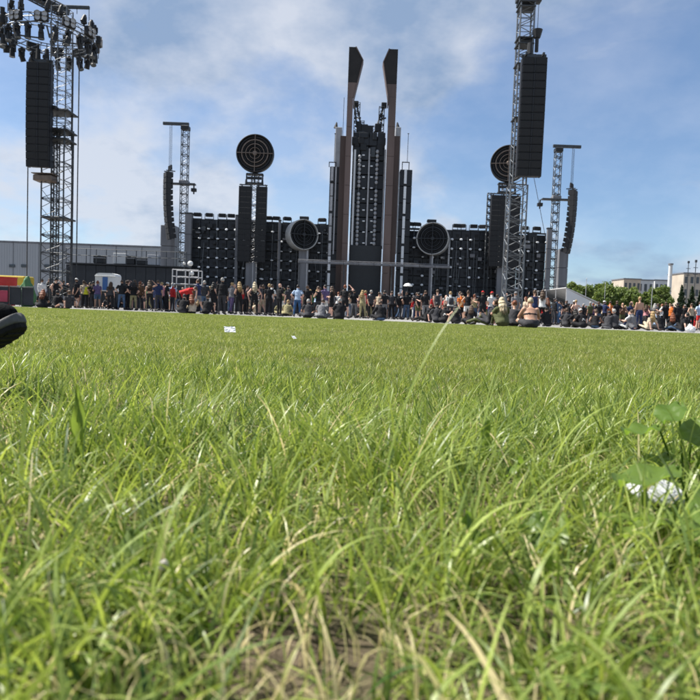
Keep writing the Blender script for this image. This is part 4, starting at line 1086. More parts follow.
def shell(B, key, sel, off, matn, puff=0.004, seed=1):
    """garment: the chosen body faces pushed outwards, with an inner layer so that the edge has thickness"""
    if key in B['sh']: return B['sh'][key]
    fs = [f for f in B['faces'] if sum(sel[i] for i in f) >= 3]
    used = sorted({i for f in fs for i in f}); mp = {i: k for k, i in enumerate(used)}
    co = B['co'][used]; no = B['no'][used]
    wr = vnoise(co[:, 0] * 3 + co[:, 1] * 2, co[:, 2] * 3, 5.0) - .5
    o1 = co + no * (off + puff * 2 * wr)[:, None]
    mb = MB(); mb.v = [tuple(p) for p in o1]; mb.f = [tuple(mp[i] for i in f) for f in fs]; mb.mi = [0] * len(fs)
    # hem: drop open edges back to the body
    cnt = {}
    for f in mb.f:
        for a, b in zip(f, f[1:] + f[:1]): cnt[(min(a, b), max(a, b))] = cnt.get((min(a, b), max(a, b)), 0) + 1
    n0 = len(mb.v); mb.v += [tuple(p) for p in (co + no * .001)]
    for (a, b), c in cnt.items():
        if c == 1: mb.f.append((a, b, b + n0, a + n0)); mb.mi.append(0)
    B['sh'][key] = mb.mesh(key, matn, smooth=True)
    return B['sh'][key]
def sel_top(B, kind):
    r, t, co, J = B['reg'], B['tt'], B['co'], B['J']
    rel = (co - np.array(J['P'])) @ np.array(J['sp'])
    base = ((r == 'torso') & (rel > -.03)) | ((r == 'thigh') & (rel > -.03)) | ((r == 'uarm') & (t < .08))
    base |= (r == 'neck') & (t < .12) & (rel < .52)
    if kind == 'tank': return base & (rel < .50) & ~((r == 'uarm') & (t > .0) & (rel > .35))
    if kind == 'crop': return base & (rel > .2) & (rel < .44)
    if kind == 'strap': return (r == 'torso') & (rel > .26) & (rel < .31)
    base |= (r == 'uarm') & (t < .68)
    if kind in ('long', 'jacket'): base |= (r == 'uarm') | ((r == 'farm') & (t < .95))
    return base
def sel_bot(B, kind):
    r, t, co, J = B['reg'], B['tt'], B['co'], B['J']
    rel = (co - np.array(J['P'])) @ np.array(J['sp'])
    base = ((r == 'torso') & (rel < .09)) | ((r == 'uarm') & (rel < -9)) | (r == 'thigh')
    if kind == 'shorts': return base & ~((r == 'thigh') & (t > .78))
    return base | ((r == 'shin') & (t < .93))
def hair_mesh(B, kind):
    key = 'hair_' + kind
    if key in B['sh']: return B['sh'][key]
    J = B['J']; H, hd, lk, hr = J['H'], J['hd'], J['lk'], J['hr']
    hu, hf = B['hu'], B['hf']
    sel = (B['reg'] == 'head') & ((hu > .055) | ((hf < -.0) & (hu > -.045)) | ((hf < .03) & (hu > .0)))
    if kind == 'short': return shell(B, key, sel, .012, 'hair', .004)
    if kind == 'cap':
        sel = (B['reg'] == 'head') & (hu > .03)
        me = shell(B, key, sel, .014, 'cloth', .001)
        return me
    # long, bun: skull cover plus falling strands
    co, no = B['co'], B['no']
    fs = [f for f in B['faces'] if sum(sel[i] for i in f) >= 3]; used = sorted({i for f in fs for i in f}); mp = {i: k for k, i in enumerate(used)}
    mb = MB(); mb.v = [tuple(c + q * .018) for c, q in zip(co[used], no[used])]; mb.f = [tuple(mp[i] for i in f) for f in fs]; mb.mi = [0] * len(fs)
    if kind == 'bun':
        c = H + hd * .10 - lk * .06; loft(mb, [(c + hd * .03 * math.sin(a) * 1.6, hr, lk, .05 * math.cos(a) + .004, .05 * math.cos(a) + .004) for a in np.linspace(-1.5, 1.5, 7)], 10)
    else:
        down = Vector((0, 0, -1)); n = 48
        back = -lk; drop = .34
        for i in range(n):                          # locks of hair from the skull down the back and sides
            a = -2.0 + 4.0 * i / (n - 1)
            d = (back * math.cos(a) + hr * math.sin(a)).normalized()
            p0 = H + hd * .07 + d * .055; p1 = H + hd * -.01 + d * .097; 
            L_ = drop * (1 - .25 * abs(a) / 2) * (1 + .18 * math.sin(i * 7.3))
            sp_ = J['sp']; p2 = H - hd * .12 + d * (.10 + .022 * math.sin(i * 3.1)) + back * .02
            p3 = p2 - sp_ * (L_ * .5) + back * .03 + hr * .012 * math.sin(i * 5.1); p4 = p3 - sp_ * (L_ * .45) + back * .015 + hr * .02 * math.sin(i * 2.7)
            for q0, q1, r0, r1 in ((p0, p1, .012, .017), (p1, p2, .017, .016), (p2, p3, .016, .013), (p3, p4, .013, .003)): mb.tube(q0, q1, r0, r1, 6)
    B['sh'][key] = mb.mesh(key, 'hair', smooth=True)
    return B['sh'][key]
def brim_mesh(B):
    if 'brim' in B['sh']: return B['sh']['brim']
    J = B['J']; H, hd, lk, hr = J['H'], J['hd'], J['lk'], J['hr']; mb = MB(); c = H + hd * .045 + lk * .085
    loft(mb, [(c, hr, hd, .075, .008), (c + lk * .04 - hd * .008, hr, hd, .07, .007), (c + lk * .075 - hd * .02, hr, hd, .04, .005)], 12)
    B['sh']['brim'] = mb.mesh('brim', 'cloth'); return B['sh']['brim']
def print_mesh(B):
    if 'print' in B['sh']: return B['sh']['print']
    J = B['J']; rel = (B['co'] - np.array(J['P'])); a = rel @ np.array(J['sp']); x = rel @ np.array(J['rt']); f = B['no'] @ np.array(J['fw'])
    sel = (B['reg'] == 'torso') & (a > .2) & (a < .36) & (abs(x) < .085) & (f < -.35)
    return shell(B, 'print', sel, .022, 'cloth', .0)
def pack_mesh(B):
    if 'pack' in B['sh']: return B['sh']['pack']
    J = B['J']; P, sp, rt, fw = J['P'], J['sp'], J['rt'], J['fw']; mb = MB(); c = P - fw * .2
    loft(mb, [(c + sp * z, rt, fw, w_, d_) for z, w_, d_ in ((.05, .06, .03), (.07, .13, .07), (.2, .15, .085), (.36, .14, .075), (.44, .11, .055), (.46, .05, .02))], 14)
    for s in (-1, 1): mb.path([c + sp * .42 + rt * s * .07, P + sp * .52 + rt * s * .09, P + sp * .42 + rt * s * .1 + fw * .14, P + sp * .12 + rt * s * .13 + fw * .06], .018, 5)
    B['sh']['pack'] = mb.mesh('backpack', 'cloth', smooth=True); return B['sh']['pack']

D_ = (0, 0, -1)
POSE = {
 'stand': dict(armL=((-.16, .02, -1), (-.02, .22, -1)), armR=((.16, .02, -1), (.02, .22, -1)), legL=((-.07, .03, -1), (-.03, -.04, -1)), legR=((.07, .02, -1), (.03, -.03, -1))),
 'hips': dict(armL=((-.62, -.25, -.8), (.62, .35, -.55)), armR=((.62, -.25, -.8), (-.62, .35, -.55)), legL=((-.14, .03, -1), (-.08, -.04, -1)), legR=((.1, .02, -1), (.03, -.03, -1))),
 'crossed': dict(armL=((-.25, .25, -.9), (.75, .55, .2)), armR=((.25, .25, -.9), (-.75, .6, .1)), legL=((-.07, .05, -1), (-.03, -.06, -1)), legR=((.1, .0, -1), (.05, -.03, -1)), spine=(.02, -.03, 1)),
 'phone': dict(armL=((-.3, .3, -.85), (.3, .7, .65)), armR=((.2, .02, -1), (.02, .3, -1)), legL=((-.1, .03, -1), (-.03, -.04, -1)), legR=((.06, .1, -1), (.03, -.12, -1)), head=(.03, .25, 1)),
 'head': dict(armL=((-.16, .02, -1), (.1, .4, -1)), armR=((.85, .15, .35), (-.75, .1, .75)), legL=((-.06, .03, -1), (-.03, -.04, -1)), legR=((.12, .02, -1), (.06, -.03, -1)), spine=(-.05, .02, 1)),
 'walk': dict(armL=((-.14, -.3, -1), (-.02, .1, -1)), armR=((.14, .3, -1), (.02, .6, -.8)), legL=((-.04, .32, -1), (-.02, -.05, -1)), legR=((.05, -.2, -1), (.02, -.5, -1)), spine=(0, .06, 1), footR=(.1, 1, -.5), pelvis=(0, 0, .91)),
 'up': dict(armL=((-.5, .25, .85), (.1, .2, 1)), armR=((.16, .1, -1), (.02, .5, -.8)), legL=((-.1, .03, -1), (-.03, -.04, -1)), legR=((.07, .02, -1), (.03, -.03, -1))),
 'talk': dict(armL=((-.3, .3, -.9), (-.35, .8, .25)), armR=((.16, .05, -1), (.05, .3, -1)), legL=((-.03, .06, -1), (-.05, -.1, -1)), legR=((.16, .02, -1), (.1, -.03, -1)), spine=(-.07, .03, 1), head=(.1, .1, 1), look=(.6, 1, 0)),
 'sway': dict(armL=((-.1, -.12, -1), (.25, -.35, -.9)), armR=((.12, -.12, -1), (-.25, -.35, -.9)), legL=((.02, .02, -1), (-.02, -.05, -1)), legR=((.22, .1, -1), (.05, -.15, -1)), spine=(.06, -.02, 1), head=(-.08, .05, 1), look=(-.5, 1, 0)),
 'drink': dict(armL=((-.2, .1, -1), (.15, .55, -.8)), armR=((.5, .5, -.55), (-.55, .35, .85)), legL=((-.12, .05, -1), (-.05, -.08, -1)), legR=((.05, .02, -1), (.03, -.05, -1)), spine=(0, -.05, 1), head=(0, -.12, 1)),
 'knees': dict(pelvis=(0, 0, .10), spine=(0, .22, 1), head=(0, .3, 1), armL=((-.28, .62, -.5), (.3, .75, .1)), armR=((.28, .62, -.5), (-.3, .75, .1)), legL=((-.22, .6, .77), (.02, .56, -.84)), legR=((.22, .6, .77), (-.02, .56, -.84))),
 'slump': dict(pelvis=(0, 0, .10), spine=(.04, .38, 1), head=(.05, .5, 1), armL=((-.35, .55, -.75), (.3, .7, -.35)), armR=((.35, .5, -.75), (-.3, .7, -.35)), legL=((-.5, .85, .22), (.6, .5, -.24)), legR=((.5, .85, .22), (-.6, .5, -.22)), footL=(.6, .6, 0), footR=(-.6, .6, 0)),
 'lean': dict(pelvis=(0, 0, .10), spine=(0, -.38, 1), head=(0, -.1, 1), armL=((-.35, -.5, -.85), (-.1, -.25, -1)), armR=((.35, -.5, -.85), (.1, -.25, -1)), handL=(-.4, -.8, -.1), handR=(.4, -.8, -.1), legL=((-.12, 1, .25), (-.02, 1, -.3)), legR=((.15, .8, .6), (.02, .78, -.64)), footL=(-.25, .6, .75)),
 'bend': dict(pelvis=(0, -.12, .88), spine=(.0, .86, .42), head=(0, .95, .15), look=(0, .35, -1), armL=((-.16, .35, -1), (.05, .2, -1)), armR=((.16, .4, -1), (-.05, .3, -1)), legL=((-.12, .2, -1), (-.02, -.12, -1)), legR=((.12, .2, -1), (.02, -.12, -1))),
 'squat': dict(pelvis=(0, 0, .34), spine=(0, .42, 1), head=(0, .35, 1), armL=((-.3, .6, -.45), (.3, .8, -.1)), armR=((.3, .6, -.45), (-.3, .8, -.1)), legL=((-.3, .9, .25), (0, -.55, -.8)), legR=((.3, .9, .25), (0, -.55, -.8))),
 'recline': dict(pelvis=(0, 0, .11), spine=(0, -.75, .8), head=(0, -.35, 1), armL=((-.35, -.35, -.9), (-.1, -.2, -1)), armR=((.35, -.35, -.9), (.1, -.2, -1)), handL=(-.4, -.8, -.1), handR=(.4, -.8, -.1), legL=((-.22, .62, .75), (0, .55, -.83)), legR=((.05, 1, .02), (0, 1, -.055)), footR=(.05, .90, .43)),
}
PTXT = {'talk': 'standing with one hand gesturing', 'sway': 'standing hands behind the back', 'drink': 'standing drinking with head back', 'stand': 'standing', 'hips': 'standing hands on hips', 'crossed': 'standing arms folded', 'phone': 'standing with one hand to the face', 'head': 'standing with elbow raised to the head', 'walk': 'walking', 'up': 'raising one arm', 'knees': 'sitting with knees drawn up', 'slump': 'sitting cross-legged', 'lean': 'sitting leaning back on both hands', 'bend': 'bending forward', 'squat': 'squatting'}
CLR = {'black': (.012, .012, .014), 'charcoal': (.04, .04, .045), 'grey': (.16, .16, .17), 'white': (.62, .62, .6), 'navy': (.02, .03, .08), 'blue': (.035, .09, .2), 'pale-blue': (.35, .45, .6), 'red': (.45, .025, .025), 'orange': (.62, .16, .03), 'khaki': (.27, .24, .13), 'olive': (.09, .10, .045), 'purple': (.11, .08, .17), 'beige': (.45, .37, .27), 'pink': (.5, .22, .24), 'yellow': (.62, .6, .04), 'denim': (.06, .10, .17), 'brown': (.12, .065, .035), 'green': (.05, .17, .07)}
HCL = {'black': (.012, .01, .009), 'brown': (.06, .034, .018), 'blond': (.33, .22, .095), 'red': (.17, .05, .018), 'grey': (.3, .29, .27), 'platinum': (.46, .38, .25)}
SKINS = [(.56, .33, .24), (.60, .37, .28), (.50, .29, .20), (.58, .34, .26), (.42, .24, .16)]
GROUP = 'people waiting in front of the stage'
LABELS = set()
def person(u, Y, pose, yaw, top, bot, hair, fem=False, fat=1.0, H=1.0, extra=None, label=None, z=None, dx=0.0, shoe='black'):
    B = make_body(pose, POSE[pose], fem, fat)
    tk, tc = top; bk, bc = bot; hk, hc = hair
    x = gx(u, Y) + dx
    on_grass = Y < ey(x)
    z0 = (float(relief(x, Y)) + .0) if on_grass else GZ
    body = bpy.data.objects.new('person', B['mesh']); COL.objects.link(body)
    body.location = (x, Y, z0 - B['zmin'] * H + .014); body.rotation_euler = (0, 0, yaw); body.scale = (H, H, H)
    if pose in ('recline', 'lean', 'knees', 'slump'): body.location.z = z0 - B['zmin'] * H + .004
    sk = SKINS[rnd.randrange(len(SKINS))]; body.color = (*sk, 1)
    def part(name, me, c):
        o = bpy.data.objects.new(name, me); COL.objects.link(o); o.parent = body; o.color = (*c, 1); return o
    if tk != 'bare': part({'long': 'shirt', 'jacket': 'jacket', 'tank': 'tank_top', 'tee': 'shirt', 'crop': 'crop_top', 'strap': 'bra_strap'}[tk], shell(B, 'top_' + tk, sel_top(B, tk), .022 if tk != 'strap' else .008, 'cloth', .008), CLR[tc])
    part('shorts' if bk == 'shorts' else 'trousers', shell(B, 'bot_' + bk, sel_bot(B, bk), .012, 'cloth', .004), CLR[bc])
    if pose != 'recline':
        for k in (-1, 1):
            dl = np.linalg.norm(B['co'] - np.array((B['J']['AL'] + B['J']['FL']) / 2), axis=1); dr = np.linalg.norm(B['co'] - np.array((B['J']['AR'] + B['J']['FR']) / 2), axis=1)
            part('shoe', shell(B, 'shoe%d' % k, ((B['reg'] == 'foot') | ((B['reg'] == 'shin') & (B['tt'] > .95))) & ((dl < dr) if k < 0 else (dl >= dr)), .012, 'leather', .001), CLR[shoe])
    hcol = CLR.get(hc, None) if hk == 'cap' else HCL[hc]
    if hk == 'cap':
        c = part('cap', hair_mesh(B, 'cap'), hcol); b = bpy.data.objects.new('brim', brim_mesh(B)); COL.objects.link(b); b.parent = c; b.color = (*hcol, 1)
        part('hair', shell(B, 'hair_under', (B['reg'] == 'head') & (B['hu'] < .04) & (B['hu'] > -.04) & (B['hf'] < .01), .01, 'hair'), HCL['brown'])
    elif hk != 'bald': part('hair', hair_mesh(B, hk), hcol)
    if extra == 'print': part('shirt_print', print_mesh(B), CLR['white'])
    if extra == 'pack': part('backpack', pack_mesh(B), CLR['charcoal'])
    if extra == 'vest': part('vest', shell(B, 'vest', sel_top(B, 'tank'), .03, 'cloth', .006), CLR['yellow'])
    if not label:
        ht = {'short': '%s short hair', 'long': 'long %s hair', 'bun': '%s hair bun', 'cap': '%s cap', 'bald': 'shaved head'}[hk]
        ht = ht % hc if '%s' in ht else ht
        tt_ = {'tee': '%s t-shirt', 'long': '%s long-sleeved top', 'tank': '%s tank top', 'jacket': '%s jacket', 'bare': 'bare back', 'crop': '%s crop top', 'strap': 'bare back with %s strap'}[tk]
        tt_ = tt_ % tc if '%s' in tt_ else tt_
        label = 'person %s, %s, %s, %s %s' % (PTXT[pose], ht, tt_, bc, 'shorts' if bk == 'shorts' else ('jeans' if bc in ('denim', 'blue') else 'trousers'))
        if extra: label += {'print': ', white back print', 'pack': ', backpack', 'vest': ', yellow vest'}[extra]
    tag(body, label, 'person', GROUP)
    LABELS.add(label)
    return body
T_, L_ = 'tee', 'long'
K = ('long', 'black')
tr = lambda c: ('long', c)
sh_ = lambda c: ('shorts', c)
# front rows, from the paddock edge at the warehouse to the trees (u, distance, pose, turn, top, bottom, hair, ...)
FRONT = [
 (548, 20.5, 'knees', .4, (T_, 'black'), tr('charcoal'), ('cap', 'black')), (576, 20.3, 'knees', .2, ('long', 'black'), tr('black'), ('long', 'black'), True), (595, 20.2, 'slump', -.3, ('tank', 'black'), tr('denim'), ('bun', 'brown'), True), (616, 20, 'knees', .5, ('long', 'charcoal'), tr('black'), ('short', 'grey')),
 (660, 20.4, 'slump', .2, ('long', 'black'), tr('charcoal'), ('short', 'brown')), (672, 20.6, 'knees', -.4, (T_, 'black'), tr('black'), ('long', 'red'), True), (682, 20.2, 'lean', .6, (T_, 'black'), tr('denim'), ('short', 'black')), (437, 25.2, 'knees', .1, ('long', 'charcoal'), tr('black'), ('short', 'black')), (470, 25, 'slump', -.2, (T_, 'black'), tr('charcoal'), ('long', 'brown'), True), (381, 25.4, 'slump', .3, ('long', 'black'), tr('denim'), ('short', 'brown')),
 (41, 28.5, 'slump', .2, (T_, 'black'), tr('black'), ('long', 'red'), True), (55, 29, 'knees', -.3, (T_, 'black'), tr('charcoal'), ('short', 'black')), (67, 28.5, 'lean', .9, (T_, 'charcoal'), sh_('black'), ('short', 'brown')),
 (41.5, 36, 'stand', .3, ('long', 'white'), tr('black'), ('cap', 'black')), (56, 33.5, 'hips', .5, ('tank', 'black'), tr('black'), ('bun', 'black'), True), (50, 38, 'phone', 1.2, (T_, 'black'), tr('charcoal'), ('short', 'brown')), (76, 36, 'stand', -.6, (T_, 'black'), sh_('black'), ('cap', 'white')),
 (85, 38, 'stand', .2, (T_, 'charcoal'), tr('black'), ('short', 'brown'), False, 1.0, 1.0, 'vest'), (93, 38, 'hips', 0, (T_, 'black'), tr('charcoal'), ('short', 'black')), (109, 40, 'slump', 3.0, (T_, 'charcoal'), tr('black'), ('long', 'brown'), True),
 (121.5, 34.5, 'hips', .2, (T_, 'black'), tr('denim'), ('short', 'brown')), (127.5, 36, 'stand', -.9, ('tank', 'beige'), tr('black'), ('short', 'brown')), (134, 35, 'crossed', 1.0, ('tank', 'black'), sh_('black'), ('long', 'brown'), True), (141, 37, 'phone', -1.2, (T_, 'black'), tr('black'), ('short', 'black')),
 (149.5, 32.5, 'head', .5, ('crop', 'black'), K, ('long', 'brown'), True), (158, 33.5, 'stand', .3, (T_, 'navy'), tr('charcoal'), ('short', 'brown')), (162, 35, 'walk', 1.3, (T_, 'pink'), tr('black'), ('short', 'blond')), (166.5, 34.5, 'stand', -1, (T_, 'black'), tr('black'), ('cap', 'white')), (172, 37, 'phone', .4, (T_, 'pale-blue'), sh_('khaki'), ('short', 'grey')),
 (183, 29, 'bend', -1.35, ('long', 'red'), tr('black'), ('short', 'brown'), False, 1.1), (182, 27.5, 'slump', 0, (T_, 'black'), tr('charcoal'), ('short', 'black')), (191.5, 27.7, 'knees', .3, ('tank', 'beige'), tr('black'), ('long', 'red'), True), (198, 31, 'walk', 1.2, (T_, 'navy'), sh_('grey'), ('short', 'brown')),
 (206, 28, 'knees', -.2, (T_, 'black'), tr('black'), ('short', 'brown')), (204, 32, 'stand', .5, (T_, 'charcoal'), tr('denim'), ('short', 'grey')), (213, 32, 'crossed', -.8, ('tank', 'black'), sh_('black'), ('long', 'black'), True), (221.5, 30.3, 'stand', -.1, ('jacket', 'black'), tr('charcoal'), ('short', 'grey'), False, 1.12, 1.03),
 (231, 33, 'walk', -.6, (T_, 'grey'), tr('purple'), ('short', 'blond')), (238.5, 32, 'crossed', .5, ('tank', 'black'), K, ('long', 'blond'), True), (246, 34, 'phone', -1, ('tank', 'black'), tr('black'), ('short', 'brown'), True), (254, 31.5, 'hips', .2, ('tank', 'black'), K, ('long', 'platinum'), True, 1.0, 1.0, 'print'), (261, 34.5, 'walk', 1.5, (T_, 'charcoal'), sh_('beige'), ('short', 'brown')),
 (268.5, 31.3, 'stand', 0, (T_, 'black'), tr('black'), ('short', 'blond')), (279, 30.8, 'crossed', -.9, (T_, 'black'), K, ('bald', 'black'), False, 1.1), (288, 34, 'stand', .8, (T_, 'charcoal'), tr('grey'), ('short', 'black')), (297, 32, 'hips', -.2, ('tee', 'pale-blue'), tr('blue'), ('short', 'black')), (306.5, 33, 'stand', 0, (T_, 'black'), sh_('black'), ('cap', 'charcoal'), False, 1.1),
 (308, 26.4, 'slump', .2, (T_, 'charcoal'), tr('black'), ('short', 'grey')), (320.5, 26, 'slump', -.2, (T_, 'grey'), tr('charcoal'), ('short', 'brown')), (318, 33, 'phone', .9, ('tank', 'black'), sh_('charcoal'), ('short', 'brown')), (331, 31.5, 'crossed', 1.3, (T_, 'black'), sh_('black'), ('long', 'brown'), True), (339.5, 25.8, 'knees', .1, (T_, 'black'), tr('black'), ('short', 'grey'), False, 1.12),
 (344.5, 31, 'head', -.3, (T_, 'black'), sh_('black'), ('short', 'red')), (353.5, 32, 'hips', .2, (T_, 'black'), tr('grey'), ('short', 'black')), (362, 31, 'stand', -.2, ('tank', 'khaki'), tr('khaki'), ('long', 'blond'), True), (370, 31.5, 'stand', 0, (T_, 'charcoal'), tr('black'), ('short', 'grey')), (378, 32.5, 'phone', -.5, ('tank', 'beige'), tr('grey'), ('short', 'brown'), True), (384, 31.5, 'stand', .6, (T_, 'black'), tr('grey'), ('short', 'black')),
 (391, 33, 'crossed', 0, (T_, 'charcoal'), tr('black'), ('short', 'brown')), (399, 34, 'walk', -1.2, (T_, 'white'), tr('denim'), ('short', 'brown')), (406, 33, 'hips', .4, (T_, 'black'), tr('denim'), ('cap', 'black')), (416, 34, 'phone', .2, (T_, 'charcoal'), tr('navy'), ('short', 'brown')),
 (427, 27.5, 'lean', .8, (T_, 'black'), tr('black'), ('short', 'brown')), (425, 29, 'stand', .1, (T_, 'black'), tr('grey'), ('short', 'brown')), (436, 29, 'stand', -.1, ('tank', 'charcoal'), sh_('black'), ('short', 'brown')), (444.5, 25, 'slump', 0, (T_, 'black'), tr('black'), ('short', 'brown'), False, 1.1, 1.0, 'print'), (449.5, 28, 'stand', .1, (T_, 'white'), tr('charcoal'), ('short', 'blond'), False, 1.0, 1.0, 'pack'),
 (460, 29.5, 'stand', .2, (T_, 'orange'), sh_('black'), ('short', 'brown')), (457, 24.6, 'knees', .5, ('tank', 'black'), sh_('charcoal'), ('long', 'black'), True), (467, 29, 'hips', -.2, ('tank', 'black'), sh_('white'), ('bun', 'brown'), True), (474, 31, 'stand', 0, ('tank', 'black'), tr('charcoal'), ('short', 'black')), (482, 28.5, 'stand', .1, (T_, 'black'), sh_('black'), ('cap', 'red')), (490.5, 29.5, 'crossed', .4, (T_, 'white'), tr('navy'), ('cap', 'red')),
 (489, 22, 'lean', .9, (T_, 'charcoal'), tr('olive'), ('short', 'brown')), (502.5, 21.2, 'knees', .15, (T_, 'olive'), tr('olive'), ('long', 'platinum'), True, 1.1), (514, 27.5, 'stand', .2, (T_, 'grey'), tr('grey'), ('cap', 'grey')), (513, 22.6, 'knees', -.4, ('tank', 'charcoal'), sh_('black'), ('short', 'red')),
 (530.5, 20.0, 'slump', 0, ('strap', 'black'), sh_('charcoal'), ('short', 'platinum'), False, 1.3, 1.05, None, 'broad person with bare pink back and thin black strap sitting on the lawn edge'), (533.5, 24.5, 'stand', .2, ('tank', 'navy'), tr('navy'), ('bun', 'brown'), True, 1.0, .96), (541, 25.5, 'crossed', -.3, ('tank', 'white'), sh_('black'), ('long', 'brown'), True), (548, 26.5, 'stand', 0, (T_, 'black'), tr('charcoal'), ('cap', 'black')),
 (555.5, 23.6, 'hips', .1, ('jacket', 'denim'), tr('denim'), ('short', 'black')), (566, 25, 'phone', .6, (T_, 'black'), tr('black'), ('short', 'brown')), (566.5, 20.6, 'knees', -.2, (T_, 'charcoal'), tr('charcoal'), ('short', 'brown')), (573, 25, 'stand', .1, ('jacket', 'black'), K, ('cap', 'white')), (583, 20, 'slump', .35, (T_, 'black'), tr('black'), ('cap', 'white'), False, 1.05, 1.0, 'print'), (589.5, 24, 'stand', .4, (T_, 'olive'), tr('charcoal'), ('short', 'grey')), (597.5, 23.6, 'crossed', -.1, (T_, 'black'), tr('denim'), ('short', 'brown')),
 (603, 26, 'phone', -.4, ('tank', 'beige'), tr('black'), ('long', 'brown'), True), (609.5, 24.2, 'stand', .2, (T_, 'orange'), tr('black'), ('short', 'brown')), (607, 20, 'slump', -.5, (T_, 'charcoal'), tr('grey'), ('short', 'black')), (616, 23.6, 'hips', .1, (T_, 'black'), K, ('short', 'brown')), (622, 26, 'walk', 1, (T_, 'white'), tr('black'), ('short', 'brown')), (625, 20, 'lean', 1.2, (T_, 'white'), sh_('black'), ('short', 'brown')), (629, 24, 'crossed', .3, (T_, 'navy'), tr('navy'), ('bun', 'brown'), True),
 (638.5, 22.6, 'stand', .2, ('bare', 'beige'), tr('navy'), ('short', 'blond'), False, 1.05, 1.05), (634, 19.8, 'knees', .6, (T_, 'grey'), tr('navy'), ('short', 'brown')), (645, 24.6, 'hips', -.8, ('tank', 'pink'), tr('charcoal'), ('long', 'brown'), True), (648, 19.6, 'lean', .5, (T_, 'beige'), tr('black'), ('long', 'blond'), True), (657.5, 21.6, 'squat', .1, ('tee', 'pale-blue'), tr('pale-blue'), ('short', 'brown')), (657, 24.5, 'stand', .2, (T_, 'charcoal'), tr('black'), ('short', 'brown')),
 (665, 22.4, 'stand', .4, (T_, 'black'), K, ('short', 'brown')), (670.5, 23, 'phone', -.5, (T_, 'orange'), tr('black'), ('short', 'brown')), (676.5, 22.2, 'stand', 0, ('long', 'black'), K, ('short', 'black'), False, 1.1), (683.5, 23, 'crossed', -.2, (T_, 'black'), tr('charcoal'), ('cap', 'grey')), (690.5, 22.6, 'hips', .3, ('tank', 'beige'), K, ('short', 'brown')), (699, 21, 'hips', .1, (T_, 'pale-blue'), sh_('red'), ('short', 'brown')), (706, 22, 'stand', 0, (T_, 'black'), tr('denim'), ('short', 'black')),
]
for row in FRONT:
    row = list(row); sit = row[2] in ('slump', 'knees', 'lean'); u_, y_ = row[0], row[1]
    if u_ > 545: row[1] = y_ * (1.55 if sit else 1.75 if u_ == 638.5 else 1.95)
    elif u_ < 350 and not sit: row[1] = y_ * (1.12 if u_ != 221.5 else 1.06)
    elif u_ < 420 and not sit: row[1] = y_ * 1.27
    elif sit and u_ not in (502.5, 530.5, 513, 489): row[1] = y_ * 1.12 if u_ < 350 else y_ * 1.2
    elif 420 < u_ < 545 and not sit: row[1] = y_ * 1.3
    if row[2] == 'stand' and len(row) < 9 and (int(u_ * 10) % 3): row[2] = ('sway', 'talk')[int(u_ * 10) % 3 - 1]
    while len(row) < 10: row.append((False, 1.0, 1.0)[len(row) - 7])
    row[9] *= rnd.uniform(.93, 1.02)
    person(*row)
# further crowd towards the stage, every one with a look of their own
tops = ['tee'] * 8 + ['tank'] * 2 + ['long'] * 4 + ['jacket', 'jacket', 'bare']
tcs = ['black'] * 16 + ['charcoal'] * 6 + ['grey', 'white', 'white', 'navy', 'red', 'olive', 'brown', 'pale-blue', 'beige', 'pink', 'khaki', 'purple', 'green']
bcs = ['black'] * 10 + ['charcoal'] * 5 + ['denim'] * 3 + ['blue', 'grey', 'khaki', 'navy', 'beige', 'olive', 'white']
zones = [(36, 182, 24, (38.5, 50)), (182, 350, 36, (37.5, 50)), (345, 465, 50, (41, 58)), (455, 560, 32, (39, 55)), (555, 712, 54, (46, 64))]
def far_label(pose, hk, hc, tk, tc, bk, bc, extra=None):
    ht = {'short': '%s short hair', 'long': 'long %s hair', 'bun': '%s hair bun', 'cap': '%s cap', 'bald': 'shaved head'}[hk]; ht = ht % hc if '%s' in ht else ht
    tt_ = {'tee': '%s t-shirt', 'long': '%s long-sleeved top', 'tank': '%s tank top', 'jacket': '%s jacket', 'bare': 'bare back'}[tk]; tt_ = tt_ % tc if '%s' in tt_ else tt_
    return 'person %s, %s, %s, %s %s' % (PTXT[pose], ht, tt_, bc, 'shorts' if bk == 'shorts' else ('jeans' if bc in ('denim', 'blue') else 'trousers'))
placed = []
for ua, ub, n, (ya, yb) in zones:
    for i in range(n):
        for tries in range(60):
            u = ua + (ub - ua) * (i + rnd.random()) / n; Y = ya + (yb - ya) * rnd.random() ** 1.3
            x = gx(u, Y)
            if any((x - a) ** 2 + (Y - b) ** 2 < .45 for a, b in placed): continue
            if abs(x - xt) < 1.3 and abs(Y - YL) < 1.3 or abs(x - xr) < 1.2 and abs(Y - YR) < 1.2: continue
            if abs(Y - YC) < 1.2 and 96 < u < 120: continue
            if u < 40 and Y < 43: continue
            pose = rnd.choice(['stand', 'sway', 'hips', 'crossed', 'phone', 'head', 'walk', 'up', 'talk', 'talk', 'drink', 'sway', 'slump', 'knees']); fem = rnd.random() < .4
            if pose == 'up' and rnd.random() < .6: continue
            hk = rnd.choice(['long', 'long', 'bun', 'short']) if fem else rnd.choice(['short', 'short', 'short', 'cap', 'bald'])
            hc = rnd.choice(['black', 'white', 'grey', 'red', 'navy']) if hk == 'cap' else rnd.choice(['brown', 'brown', 'black', 'blond', 'grey', 'red'])
            tk = rnd.choice(tops); tc = rnd.choice(tcs); bk = 'shorts' if rnd.random() < .14 else 'long'; bc = rnd.choice(bcs)
            if fem and tk == 'bare': tk = 'tank'
            if far_label(pose, hk, hc, tk, tc, bk, bc) in LABELS: continue
            placed.append((x, Y))
            person(u, Y, pose, rnd.choice([rnd.gauss(0, .4), rnd.gauss(0, .4), rnd.uniform(-3, 3)]), (tk, tc), (bk, bc), (hk, hc), fem, rnd.choice([1.0, 1.0, 1.1]), rnd.uniform(.92, 1.04) * (.96 if fem else 1.0))
            break

